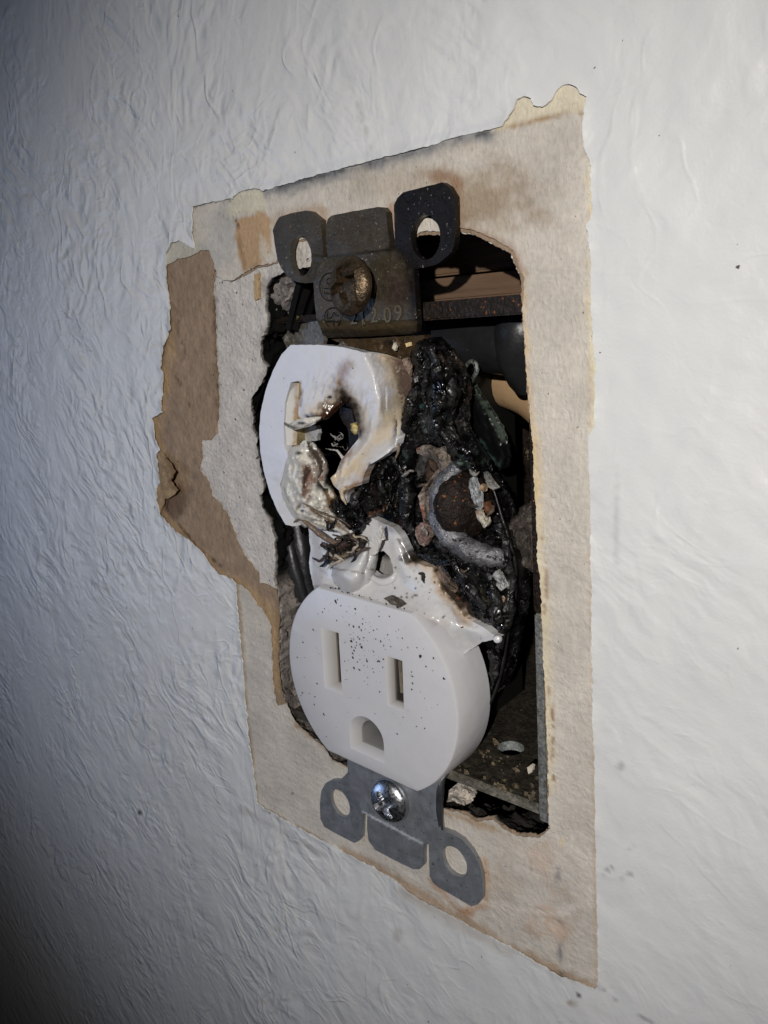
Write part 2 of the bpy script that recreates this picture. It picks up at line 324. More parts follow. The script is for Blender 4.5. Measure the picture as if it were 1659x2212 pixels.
PAINT = [(418,445),(450,438),(502,429),(513,418),(539,407),(553,408),(563,409),(570,412),(630,394),(691,376),(800,347),(910,320),(995,293),(1057,281),(1084,271),(1098,255),(1110,232),(1119,213),(1133,207),(1147,212),(1152,227),(1173,230),(1189,219),(1198,201),(1212,185),(1231,181),(1245,188),(1254,201),(1267,208),(1262,241),(1259,269),(1261,316),(1272,344),(1278,362),(1277,395),(1279,453),(1275,474),(1267,486),(1271,512),(1277,558),(1276,630),(1283,763),(1288,793),(1283,823),(1286,858),(1283,923),(1270,943),(1274,1048),(1276,1200),(1279,1400),(1283,1600),(1287,1800),(1290,2000),(1293,2110),(1290,2128),(1283,2138),(1250,2123),(1210,2108),(1125,2058),(1025,2008),(965,1973),(905,1943),(845,1898),(795,1868),(745,1843),(675,1803),(625,1778),(555,1733),(545,1648),(535,1578),(530,1519),(525,1437),(517,1356),(509,1259),(501,1249),(471,1239),(458,1226),(439,1197),(423,1179),(397,1161),(377,1145),(364,1132),(346,1109),(338,1077),(337,1054),(346,1044),(341,1008),(338,979),(346,973),(335,943),(327,904),(351,891),(326,898),(347,887),(351,845),(353,811),(347,793),(349,769),(360,727),(367,714),(367,674),(363,648),(358,596),(358,548),(368,527),(387,518),(408,533),(418,535),(416,496),(414,464)]
PAINT.remove((326,898))
OPEN = O_TOP + O_BOT + O_LEFT
H_BROWN = O_TOP + O_BOT + O_LEFT[:5] + GYP + [(470,600),(500,609),(560,578),(598,570),(608,545),(632,525),(662,520),(690,545)]
def push(l, a, b, dx, dy): return [(x + (dx if a <= i <= b else 0), y + (dy if a <= i <= b else 0)) for i, (x, y) in enumerate(l)]
H_PAPER = [(x + (7 if 1000 < x < 1130 and y < 640 else 2 if x > 1140 else 0), y - (8 if 880 < x < 1112 else 0)) for x, y in O_TOP] + [(x, y + (7 if 1000 < x < 1170 else 0)) for x, y in O_BOT] + BRN + PAPTOP
OUT = [(-420, -420), (420, -420), (420, 420), (-420, 420)]
def sheet(name, hole, y0, thick, material, base, st, parent, fine=None, amp=0, freq=.4, jit=2.0, rs=5, seed=0, rings=1, ringamp=0, ringst=None, lift=None):
    hp = resample(hole, rs, jit, True, seed); H = bp(hp, y0)[:, [0, 2]]
    pts = [tuple(p) for p in OUT] + [tuple(h) for h in H]; ed = [(0, 1), (1, 2), (2, 3), (3, 0)]; n = len(H)
    ed += [(4 + i, 4 + (i + 1) % n) for i in range(n)]
    G = []
    if fine:
        x0, x1, z0, z1, s = fine; gx, gz = np.meshgrid(np.arange(x0, x1, s), np.arange(z0, z1, s)); G = np.stack([gx.ravel(), gz.ravel()], 1)
        G = G + rng.uniform(-.2, .2, G.shape) * s; G = G[~inside(G, H)]; G = G[sdist(G, H) > s * .6]; pts += [tuple(g) for g in G]
    for a in range(-400, 401, 25):
        for b in range(-400, 401, 25):
            if fine and (x0 - 5 < a < x1 + 5) and (z0 - 5 < b < z1 + 5): continue
            if inside(np.array([(a, b)], float), H)[0]: continue
            pts.append((a + rng.uniform(-3, 3), b + rng.uniform(-3, 3)))
    P, T, _ = cdt(np.array(pts), ed); T = np.array([t for t in T if len(t) == 3]); k = ~inside(P[T].mean(1), H); T = T[k]
    W = np.stack([P[:, 0], np.full(len(P), float(y0)), P[:, 1]], 1)
    near = (np.abs(W[:, 0] + 20) < 110) & (np.abs(W[:, 2]) < 120)
    if amp or lift:
        d = sdist(P[near], H); W[near, 1] += amp * fbm(W[near], freq, 4, seed) * np.clip(d / 1.2, .3, 1)
        if lift: W[near, 1] -= lift * np.exp(-(d / .6) ** 2) * (0.5 + fbm(W[near], .25, 3, seed + 3))
    V = [W]; F = []
    for t in T:
        a, b, c = W[t[0]], W[t[1]], W[t[2]]; nn = np.cross(b - a, c - a); F.append(tuple(t) if nn[1] < 0 else tuple(t[::-1]))
    col = np.tile(np.array(base, float), (len(W), 1)); col[near] = stains(pj(W[near]), base, st)
    cols = [col]
    es = {(int(f[i]), int(f[(i + 1) % 3])) for f in F for i in range(3)}
    be = [(a, b) for (a, b) in es if (b, a) not in es]; bv = sorted({v for e in be for v in e}); idx = {v: i for i, v in enumerate(bv)}
    prev = np.array(bv); off = len(W)
    hn = np.array([H.mean(0)])
    for r in range(1, rings + 1):
        B = W[bv].copy(); t = r / rings; B[:, 1] = W[bv, 1] + (y0 + thick - W[bv, 1]) * t if False else B[:, 1] + thick * t
        if ringamp and r > 0:
            ok = np.linalg.norm(B[:, [0, 2]] - hn, axis=1) < 100; io = np.where(ok)[0]
            if r >= 2:
                for ax_ in (0, 2):
                    q_ = B[io, ax_]; B[io, ax_] = sum(np.roll(q_, s_) for s_ in range(-2, 3)) / 5
            c = B[:, [0, 2]] - hn; L = np.linalg.norm(c, axis=1, keepdims=True); c = c / L
            f = fbm(B, .55, 5, 7) * ringamp * min(1, r / 3); B[ok, 0] += (c[:, 0] * f)[ok]; B[ok, 2] += (c[:, 1] * f)[ok]
            un = np.where((B[:, 2] > 5) & (B[:, 2] < 34) & (B[:, 0] < 0), .55, np.where((B[:, 2] >= 34) & (B[:, 0] < 0), .2, np.where((B[:, 2] < -28) | (B[:, 2] > 20), .5, np.where(B[:, 2] > -4, .25, 0.05)))) * thick * t; B[ok, 0] += (c[:, 0] * un)[ok]; B[ok, 2] += (c[:, 1] * un)[ok]
        V.append(B); bc = col[bv].copy()
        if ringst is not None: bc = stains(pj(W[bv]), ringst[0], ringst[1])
        cols.append(bc)
        for (a, b) in be:
            pa, pb = (a, b) if r == 1 else (off - len(bv) + idx[a], off - len(bv) + idx[b])
            F.append((pb, pa, off + idx[a], off + idx[b]))
        off += len(bv)
    return mesh(name, np.vstack(V), F, material, parent, np.vstack(cols), True, 50)
wall = empty('wall', (0, 0, -57), 'white painted drywall with a ragged outlet opening and an unpainted plate outline', 'wall')
soot = [('line', [(600,1290),(603,1372),(601,1437),(606,1486),(618,1520),(668,1589),(720,1640)], A(125,115,108), .9, 60, 4), ('line', [(965,1748),(1030,1768),(1165,1803)], A(60,54,48), .6, 30, 4), ('line',[(900,512),(990,500),(1048,518),(1103,548),(1125,598)],A(170,150,130),.9,30,2)]  # cut-face tones: soot, lower-left dust, and painted shade of the bottom gap
sheet('gypsum_core', OPEN, .55, 12, M['gyp'], A(178,171,163), [
    ('line', [(880,518),(990,500),(1048,518),(1103,548),(1125,598)], A(205,196,180), .9, 16, 3), ('line', [(1005,1758),(1065,1768),(1165,1806)], A(200,190,172), .9, 16, 3), ('dot', (600,640,50,60), A(128,120,116), .8, .7, 6), ('line', [(1125,598),(1135,773),(1151,1040),(1165,1240)], A(120,90,60), .8, 14, 3), ('line', [(594,680),(563,727),(576,793),(544,905),(561,999),(571,1060),(585,1132)], A(120,112,108), .5, 10, 4),
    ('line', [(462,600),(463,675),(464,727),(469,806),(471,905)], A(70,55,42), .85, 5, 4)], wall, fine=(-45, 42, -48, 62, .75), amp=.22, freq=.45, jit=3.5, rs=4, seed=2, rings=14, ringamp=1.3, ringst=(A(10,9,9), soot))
sheet('brown_paper', H_BROWN, .28, .2, M['brown'], A(138,115,91), [
    ('line', [(351,600),(358,680),(372,760),(351,850),(335,920),(345,1010),(340,1090),(400,1165),(470,1240),(520,1262),(590,1330),(600,1480)], A(160,128,86), .8, 22, 7),
    ('dot', (372,1075,42,50), A(88,66,48), .8, .6, 6), ('line', [(388,670),(385,720),(400,760),(380,815),(405,850),(410,880)], A(96,72,50), .9, 3.5, 3),
    ('line', [(345,985),(362,1010),(368,1050),(360,1100),(400,1150),(430,1185),(480,1225)], A(70,50,34), .85, 5, 4), ('line', [(463,570),(464,727),(470,905)], A(95,72,50), .7, 6, 3),
    ('line', [(603,1300),(601,1437),(606,1486)], A(120,96,64), .7, 8, 3)], wall, fine=(-58, -2, -48, 40, .6), amp=.12, freq=.5, jit=3, rs=3.5, seed=4)
PL = (556, 1745)
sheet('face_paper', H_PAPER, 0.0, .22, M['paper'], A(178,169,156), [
    ('poly', [(356,520),(408,515),(460,520),(470,560),(430,560),(380,575),(356,585)], A(170,164,146), .9, 8, 4),
    ('dot', (1060,430,170,130), A(134,112,84), .85, 1.0, 6), ('dot', (900,400,220,60), A(154,138,116), .65, .9, 5),
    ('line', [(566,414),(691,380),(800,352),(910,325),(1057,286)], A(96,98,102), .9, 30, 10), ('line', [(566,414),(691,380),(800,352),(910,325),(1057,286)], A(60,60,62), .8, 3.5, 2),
    ('poly', [(1060,283),(1098,255),(1119,213),(1147,207),(1175,225),(1212,180),(1270,195),(1268,245),(1225,240),(1185,250),(1120,268),(1075,280)], A(192,180,152), .9, 8, 4),
    ('line', [(1075,282),(1120,270),(1160,260),(1200,248),(1230,238),(1256,242),(1264,262),(1266,300)], A(150,118,74), .9, 4.5, 1.5),
    ('line', [(1266,300),(1274,420),(1272,600),(1279,900),(1277,1200),(1282,1600),(1291,2120)], A(172,146,114), .7, 7, 4),
    ('line', [(1276,340),(1280,460),(1278,560),(1281,760),(1288,850),(1283,925)], A(196,184,150), .9, 14, 4),
    ('line', [(556,1740),(625,1776),(700,1818)], A(150,118,84), .9, 5, 3), ('line', [(740,1838),(845,1893),(965,1966),(1100,2042),(1210,2102),(1285,2134)], A(150,122,92), .85, 17, 6),
    ('line', [(513,1262),(521,1356),(529,1437),(534,1519),(546,1648),(556,1733)], A(136,112,86), .6, 5, 3),
    ('line', [(414,464),(416,500),(418,535)], A(150,135,110), .8, 4, 1), ('line', [(418,447),(502,431)], A(90,86,80), .8, 4, 1),
    ('dot', (475,520,60,90), A(158,154,148), .8, .7, 6),
    ('poly', [(500,430),(513,416),(556,406),(566,420),(572,450),(560,460),(520,458),(500,470),(490,455)], A(186,178,152), .85, 8, 4),
    ('poly', [(513,474),(560,458),(583,470),(585,500),(583,545),(562,570),(522,590),(516,560),(508,520)], A(168,130,84), .9, 6, 4),
    ('line', [(505,470),(515,500),(520,540),(530,585),(560,570),(590,566)], A(140,108,70), .85, 5, 3), ('line', [(472,463),(490,472),(512,478),(520,500)], A(50,38,28), .9, 3, 1.5),
    ('poly', [(560,500),(575,520),(585,560),(562,560)], A(184,172,150), .8, 5, 2),
    ('line', [(985,395),(992,440),(990,500),(1048,518),(1095,540),(1122,590)], A(130,92,58), .8, 24, 8), ('dot', (955,380,60,22), A(126,88,54), .7, .8, 4),
    ('line', [(700,455),(698,530),(705,560)], A(150,110,78), .6, 14, 3), ('line', [(846,445),(848,500),(850,530)], A(150,104,70), .7, 14, 3), ('line', [(590,480),(600,465),(690,450)], A(150,118,88), .5, 16, 5),
    ('line', [(1125,598),(1135,773),(1148,948),(1158,1150)], A(186,160,116), .9, 16, 6), ('line', [(1158,1100),(1163,1240),(1176,1450),(1184,1700)], A(192,176,140), .9, 26, 8), ('line', [(1150,940),(1155,1080)], A(190,165,118), .9, 30, 8),
    ('line', [(1184,1480),(1196,1560),(1192,1640),(1198,1700)], A(120,80,50), .8, 3.5, 4), ('line', [(1172,1150),(1180,1240),(1176,1330)], A(130,96,70), .7, 4, 4),
    ('line', [(640,1570),(690,1600),(720,1636),(762,1660)], A(150,118,78), .85, 12, 6), ('line', [(965,1755),(1030,1776),(1080,1795)], A(160,128,88), .75, 12, 6),
    ('dot', (1160,1850,75,60), A(176,150,128), .6, .8, 12), ('dot', (1205,1985,60,70), A(172,142,116), .7, .8, 12), ('dot', (1075,1900,80,50), A(170,150,128), .5, .8, 12),
    ('line', [(1045,1860),(1050,1955),(1000,1970)], A(166,124,84), .7, 12, 5), ('line', [(930,1900),(990,1965),(1020,1975)], A(160,118,80), .7, 10, 4),
    ('dot', (1205,1895,9,28), A(98,96,100), .75, .9, 4), ('dot', (1207,1985,8,14), A(98,96,100), .7, .9, 4), ('dot', (1210,2060,9,36), A(98,96,100), .75, .9, 4), ('dot', (1213,2102,8,10), A(70,64,60), .8, .9, 3),
    ('line', [(1030,1945),(1120,1965),(1210,1975),(1270,1950)], A(196,184,170), .7, 8, 4), ('line', [(1120,1880),(1200,1900),(1275,1960)], A(192,180,166), .6, 8, 4),
    ('dot', (560,1450,30,150), A(166,158,150), .6, .8, 6), ('dot', (1213,1820,9,16), A(190,166,122), .8, .8, 3), ('dot', (631,1714,3.5,3.5), A(20,18,16), .9, .8, .3),
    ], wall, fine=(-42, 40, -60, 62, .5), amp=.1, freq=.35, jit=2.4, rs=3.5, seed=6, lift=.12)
PC = A(190,190,188)
sheet('paint_layer', PAINT, -.3, .28, M['paint'], PC, [
    ('line', [(566,404),(700,362),(860,322),(1000,284),(1080,264)], A(176,178,182), .6, 16, 4), ('line', [(675,0),(730,110),(770,215),(805,330)], A(160,158,152), .8, 3, 1),
    ('dot', (302,1755,8,9), A(10,30,30), .95, .9, 2), ('dot', (1235,2166,12,10), A(140,118,92), .8, .7, 4),
    ('line', [(1290,2130),(1340,2165),(1430,2225)], A(120,120,122), .7, 3, 1.5),
    ('line', [(1300,1890),(1325,1868),(1352,1850),(1375,1885),(1310,1905)], A(120,118,118), .7, 2.5, 1), ('line', [(1345,1860),(1368,1825),(1362,1800)], A(126,124,124), .6, 2.5, 1),
    ('line', [(1330,1000),(1332,1090),(1328,1220)], A(160,158,158), .5, 5, 3), ('dot', (1340,1655,14,10), A(120,118,120), .5, .6, 3), ('dot', (858,2020,14,22), A(150,142,138), .5, .6, 4),
    ('line', [(520,1745),(640,1815),(700,1850)], A(150,146,140), .5, 12, 5), ('line', [(860,1925),(1000,2005),(1100,2060)], A(172,164,154), .6, 20, 8)] +
    [('dot', (x, y, r, r * .8), A(26,20,16), .95, .9, .5) for (x, y, r) in [(1093,2040,4),(1116,2058,4),(1160,2078,5),(1171,2070,4),(1145,2075,3),(1080,2035,3),(1130,2052,3),(1178,2060,4),(1340,2040,3),(1360,1590,3),(1238,2140,4),(1250,2150,3),(388,517,3),(1445,1420,3),(1390,1445,2)]],
    wall, fine=(-112, 60, -135, 66, .62), amp=.16, freq=.16, jit=2.2, rs=3.5, seed=8, lift=.28)
# torn paper flap standing off the brown paper, and loose gypsum chunk at the upper left of the opening
relief('paper_flap', [(340,980,-.2),(350,978,-.5),(366,1000,-1.2),(377,1018,-1.6),(368,1040,-1.8),(384,1060,-1.4),(372,1072,-1.0),(356,1078,-.6),(345,1110,-.2),(338,1075,0),(336,1050,0),(344,1010,0)], M['brown'], step=3, thick=.25, amp=.7, freq=.5, jit=2, base=A(150,122,86), st=[('line',[(366,1000),(377,1018),(368,1040),(384,1060)],A(110,84,54),.7,6,3)], parent=wall, seed=3)
relief('gypsum_chunk', [(575,600,2.2),(600,582,2.0),(640,588,2.0),(665,600,3),(650,620,4),(628,648,4.5),(610,672,4),(590,688,3),(572,690,2),(566,660,1.2),(570,625,1.4)], M['gyp'], step=4, thick=3, amp=1.2, freq=.6, jit=4, rnd=.5, base=A(120,113,110), parent=wall, seed=5)
relief('paper_sliver', [(548,592,.0),(558,590,.0),(558,645,.0),(549,650,.0)], M['brown'], step=4, thick=.4, jit=2, base=A(170,140,96), parent=wall, seed=15)
relief('gypsum_chunk', [(966,1712,6),(985,1700,7),(1003,1712,8),(1010,1730,7),(1000,1748,5),(975,1752,4),(962,1745,4)], M['gyp'], step=4, thick=3, amp=1.5, freq=.8, jit=4, rnd=.5, base=A(190,180,168), parent=wall, seed=25)
# ------------------------------------------------------------------ behind the opening
# box
bx = empty('electrical_box', (2, 25, -33), 'rusty old metal outlet box sunk in the wall opening, holding the burnt outlet', 'electrical box')
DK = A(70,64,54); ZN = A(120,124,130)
def floor_plate():
    zf, hx, hy, r = -31.3, 15.6, 11.2, 2.15; rc = [(-23.9, .95), (27, .95), (27, 48), (-23.9, 48)]; ho = [(hx + r * math.cos(t), hy + r * math.sin(t)) for t in np.linspace(0, 2 * math.pi, 32, endpoint=False)]
    pts = rc + ho; P, T, _ = cdt(pts, [(i, (i + 1) % 4) for i in range(4)] + [(4 + i, 4 + (i + 1) % 32) for i in range(32)])
    T = [t for t in T if math.hypot(*(P[list(t)].mean(0) - np.array([hx, hy]))) > r * .99 or len(t) != 3 and False]; V = [(p[0], p[1], zf) for p in P]; F = [tuple(t) for t in T]
    s = len(V); V += [(x, y, zf) for x, y in ho] + [(x, y, zf - 1.6) for x, y in ho]; F += [(s + i, s + (i + 1) % 32, s + 32 + (i + 1) % 32, s + 32 + i) for i in range(32)]
    s = len(V); V += [(x, y, zf) for x, y in rc] + [(x, y, zf - 1.6) for x, y in rc]; F += [(s + i, s + (i + 1) % 4, s + 4 + (i + 1) % 4, s + 4 + i) for i in range(4)]
    c = np.tile(DK, (len(V), 1)); c[len(P):len(P) + 64] = A(150, 156, 154)
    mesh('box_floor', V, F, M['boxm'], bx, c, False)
floor_plate()
boxm('floor_edge', (4, .6, -33.0), (26.8, .95, -31.35), M['boxm'], bx, .15, A(120,114,100))
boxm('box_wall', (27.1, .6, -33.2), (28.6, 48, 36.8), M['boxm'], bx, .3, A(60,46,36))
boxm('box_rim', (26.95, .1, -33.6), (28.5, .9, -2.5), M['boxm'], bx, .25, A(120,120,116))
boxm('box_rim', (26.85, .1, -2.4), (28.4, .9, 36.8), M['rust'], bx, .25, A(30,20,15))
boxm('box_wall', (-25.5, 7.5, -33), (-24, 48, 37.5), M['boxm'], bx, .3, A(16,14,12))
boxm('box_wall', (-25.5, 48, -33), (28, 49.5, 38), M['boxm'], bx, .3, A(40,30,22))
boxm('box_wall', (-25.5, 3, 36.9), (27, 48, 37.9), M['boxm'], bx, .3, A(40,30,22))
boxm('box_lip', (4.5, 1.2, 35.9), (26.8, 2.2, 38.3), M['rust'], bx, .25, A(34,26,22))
relief('box_corner', [(608,688,6),(690,683,3),(700,735,3),(692,757,3),(650,765,5),(622,758,6),(610,730,6.4)], M['boxm'], lines=[[(626,696,5.6),(690,693,3.2)]], step=5, thick=.8, base=A(120,116,108), parent=bx, st=[('line',[(610,690),(690,686)],A(150,146,130),.9,6,1),('line',[(618,690),(620,758)],A(170,165,150),.9,4,1)])  # top edge highlight is painted in as a pale line
# wood behind
for (z0, z1, y0, lab, c) in [(42.6, 48.5, 22, 'upper dark brown wood strip behind the top right corner of the opening', A(100,74,48)), (38.6, 42.0, 17, 'lower dark brown wood strip behind the opening, just above the box', A(96,70,46))]:
    o = boxm('wood_strip', (-30, y0, z0), (40, y0 + 8, z1), M['wood'], None, .3, c); tag(o, lab, 'wood strip', 'wood strips behind the wall')
o = boxm('wall_cavity', (-420, 60, -420), (420, 62, 420), M['wood'], None, .3, A(40, 32, 26)); tag(o, kind='structure')  # cavity back, widened as an unseen block against light leaking from behind
# cables at the upper right
c1 = bp([(930,742),(1000,735),(1070,738),(1130,746),(1190,756)], [14, 13, 12, 12, 12])
o = tube('black_cable', c1, [4.6, 4.6, 4.5, 4.4, 4.4], M['rubber'], n=20, col=A(25,26,28), amp=.35, freq=.25); tag(o, 'thick black cable crossing the top right of the box', 'cable')
c1 = bp([(1160,660),(1128,710),(1124,760),(1150,830)], [12, 10.0, 10.5, 13])
o = tube('black_cable', c1, [2.6, 3.6, 3.6, 2.6], M['rubber'], n=20, col=A(28,29,31), amp=.2, freq=.3); tag(o, 'short black cable end curving down against the right edge of the opening', 'cable')
c1 = bp([(960,800),(1030,812),(1090,824),(1150,848),(1200,890)], [24, 23, 22, 21, 20])
o = tube('tan_cable', c1, [3.9] * 5, M['sheath'], n=18, col=A(150,118,76)); tag(o, 'tan sheathed cable curving out of the dark below the black cable', 'cable')
# insulated wires lower left
c1 = bp([(606,1120),(622,1190),(640,1260),(662,1330),(690,1400)], [8, 6, 6, 7, 10])
o = tube('black_wire', c1, [2.4] * 5, M['rubber'], n=16, col=A(34,34,36), amp=.25, freq=.6, flat=.6); tag(o, 'shiny black taped wire left of the outlet body, nearest the wall edge', 'wire', 'black wires left of the outlet')
c1 = bp([(640,1120),(652,1190),(664,1260),(690,1340)], [9, 8, 8, 9])
o = tube('black_wire', c1, [2.2] * 4, M['rubber'], n=16, col=A(22,22,24)); tag(o, 'dull black wire squeezed against the white outlet body', 'wire', 'black wires left of the outlet')
# greenish loop wire at right
G1 = A(96,112,100)
c1 = bp([(1012,818),(1006,796),(1014,782),(1026,784),(1030,800),(1022,818),(1014,834)], [6, 6, 6, 5.6, 5.6, 6, 7])
o = tube('wire_loop', c1, [.2, .25, .3, .35, .35, .3, .25], M['wirem'], n=8, col=A(120,128,122)); tag(o, 'small curled pale green wire loop in the dark right of the char', 'wire')
o = relief('burnt_wire_sleeve', [(1014,830,7),(1028,852,6),(1044,876,5.5),(1060,900,5),(1074,924,5),(1084,950,5),(1093,985,5.5),(1088,1012,6),(1078,1016,7),(1058,992,7.5),(1040,965,8),(1020,935,8),(1008,900,8),(1006,862,8)], M['rubber'], step=4, thick=1.6, amp=.6, freq=.5, jit=2, rnd=1.4, base=A(12,14,14), st=[('line',[(1014,832),(1030,853),(1046,877),(1062,901),(1076,926),(1086,952)],A(90,104,90),.8,6,4),('line',[(1036,950),(1056,985),(1075,1008)],A(70,100,95),.7,8,5)], seed=9)
tag(o, 'burnt dark green wire sleeve slanting down right of the char column', 'wire')
# rubble on the right
o = relief('charred_rubble', [(1150,1082,2),(1138,1090,2),(1128,1092,3),(1118,1112,3.5),(1104,1122,4),(1088,1128,4.5),(1090,1150,4.5),(1098,1176,4),(1116,1196,3.5),(1124,1222,3),(1150,1236,2),(1162,1180,1.2)], M['ash'], step=4, thick=4, amp=1.2, freq=.6, jit=4, rnd=1.2, base=A(88,78,70), seed=11)
tag(o, 'grey brown lump of charred rubble stuck to the right edge of the opening', 'rubble')
# ------------------------------------------------------------------ the outlet
ou = empty('electrical_outlet', (1, 0, -47), 'white duplex outlet with a melted charred upper face and an intact lower face', 'electrical outlet')
WH = A(186,185,188, 1.2)
# lower face: real disc with flats, funnel slots and ground hole
cx, cz, yF, yB, rot = 1.25, -17.45, -6.0, 1.9, math.radians(-2.2)
def fpt(a, b, y): return (cx + a * math.cos(rot) - b * math.sin(rot), y, cz + a * math.sin(rot) + b * math.cos(rot))
def face_ring(R, H, n=40):
    al = math.asin(H / R); out = []
    for k in range(n + 1):
        a = -al + 2 * al * k / n; out.append((R * math.cos(a), R * math.sin(a)))
    for k in range(n + 1):
        a = math.pi - al + 2 * al * k / n; out.append((R * math.cos(a), R * math.sin(a)))
    return out
def loc(px, y=yF):
    w = bp(px, y)[0]; x, z = w[0] - cx, w[2] - cz; c, s = math.cos(-rot), math.sin(-rot); return (x * c - z * s, x * s + z * c)
def rect(x0, x1, z0, z1): return [(x0, z0), (x1, z0), (x1, z1), (x0, z1)]
sl, sr = loc((693,1355)), loc((738,1497)); rl, rr = loc((831,1407)), loc((873,1538)); gl, gr = loc((757,1613)), loc((831,1652)); gt = loc((782,1555))
print('slots', sl, sr, rl, rr, gl, gr, gt)
S1o = rect(sl[0], sr[0] + .1, sr[1] - .2, sl[1]); S1i = rect(sr[0] - 1.75, sr[0] - .1, sr[1] + .9, sl[1] - .5)
S2o = rect(rl[0] + .1, rr[0], rr[1], rl[1] - .6); S2i = rect(rr[0] - 2.3, rr[0] - .15, rr[1] + .8, rl[1] - 1.0)
gw0, gw1, gb = gl[0], gr[0], (gl[1] + gr[1]) / 2; gm = (gw0 + gw1) / 2; gR = (gw1 - gw0) / 2; gz = gt[1] - gR * .75
def ush(x0, x1, zb, zt, n=14):
    r = (x1 - x0) / 2; m_ = (x0 + x1) / 2; return [(x0, zb), (x1, zb)] + [(m_ + r * math.cos(math.pi * k / n), zt + r * .95 * math.sin(math.pi * k / n)) for k in range(n + 1)]
Go = ush(gw0, gw1, gb, gz); Gi = ush(gw0 + 1.5, gw1 - .25, gb + 1.1, gz - .2)
R0, H0 = 17.05, 14.3
rings = [(face_ring(R0 - .5, H0 - .5), yF), (face_ring(R0 - .18, H0 - .18), yF + .13), (face_ring(R0, H0), yF + .5), (face_ring(R0 + .05, H0 + .05), yB), ]
V = []; F = []; pts = list(rings[0][0]); ed = [(i, (i + 1) % len(pts)) for i in range(len(pts))]
hs = []
for h in (S1o, S2o, Go):
    s = len(pts); pts += h; ed += [(s + i, s + (i + 1) % len(h)) for i in range(len(h))]; hs.append((s, h))
P, T, og = cdt(pts, ed); T = [t for t in T if inside(P[list(t)].mean(0)[None], rings[0][0])[0] and not any(inside(P[list(t)].mean(0)[None], h)[0] for _, h in hs)]
mp = {o[0]: i for i, o in enumerate(og) if len(o)}
V = [fpt(a, b, yF) for a, b in P]
for t in T:
    a, b, c = [np.array(V[i]) for i in t]; F.append(tuple(t) if np.cross(b - a, c - a)[1] < 0 else tuple(t[::-1]))
n = len(rings[0][0]); prev = [mp[i] for i in range(n)]
for (r, y) in rings[1:]:
    s = len(V); V += [fpt(a, b, y) for a, b in r]
    F += [(prev[i], s + i, s + (i + 1) % n, prev[(i + 1) % n]) for i in range(n)]; prev = [s + i for i in range(n)]
F.append(tuple(prev))
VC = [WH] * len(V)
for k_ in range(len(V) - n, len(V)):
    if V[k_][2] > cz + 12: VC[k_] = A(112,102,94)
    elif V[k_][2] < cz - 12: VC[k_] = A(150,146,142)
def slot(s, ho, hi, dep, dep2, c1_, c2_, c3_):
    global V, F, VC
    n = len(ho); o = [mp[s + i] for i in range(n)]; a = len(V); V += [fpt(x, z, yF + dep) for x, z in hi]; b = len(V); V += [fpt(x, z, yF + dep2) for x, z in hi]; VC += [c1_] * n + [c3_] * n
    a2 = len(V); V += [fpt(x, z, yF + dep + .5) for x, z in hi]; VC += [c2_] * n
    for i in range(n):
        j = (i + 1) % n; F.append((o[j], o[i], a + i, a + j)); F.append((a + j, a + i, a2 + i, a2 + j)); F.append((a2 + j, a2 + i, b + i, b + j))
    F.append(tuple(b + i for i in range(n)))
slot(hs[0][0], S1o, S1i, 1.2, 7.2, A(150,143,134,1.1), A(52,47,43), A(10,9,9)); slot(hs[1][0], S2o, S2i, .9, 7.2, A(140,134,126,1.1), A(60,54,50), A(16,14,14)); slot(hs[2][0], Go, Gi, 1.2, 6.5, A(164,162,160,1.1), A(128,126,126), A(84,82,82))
import bmesh
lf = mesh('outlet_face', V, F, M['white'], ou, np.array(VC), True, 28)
bm = bmesh.new(); bm.from_mesh(lf.data); bmesh.ops.recalc_face_normals(bm, faces=bm.faces[:]); bm.to_mesh(lf.data); bm.free()
lf['label'] = 'intact lower outlet face with two slots and a ground hole'
for (h, nm) in ((S1i, 'slot_contact'), (S2i, 'slot_contact')):
    x0, x1 = h[0][0], h[1][0]; q = fpt(x0 + .1, (h[0][1] + h[2][1]) / 2, 0)
    o = boxm(nm, (q[0] - .02, -4.3, q[2] - 2.6), (q[0] + .5, 0, q[2] + 2.6), M['bronze'], lf, .1, A(132,122,106)); o.matrix_parent_inverse = Matrix.Translation(-Vector(ou.location) * 0)
# dark rear body
boxm('rear_body', (-12, 7, -30), (10, 26, 30), M['mark'], ou, 1.5)
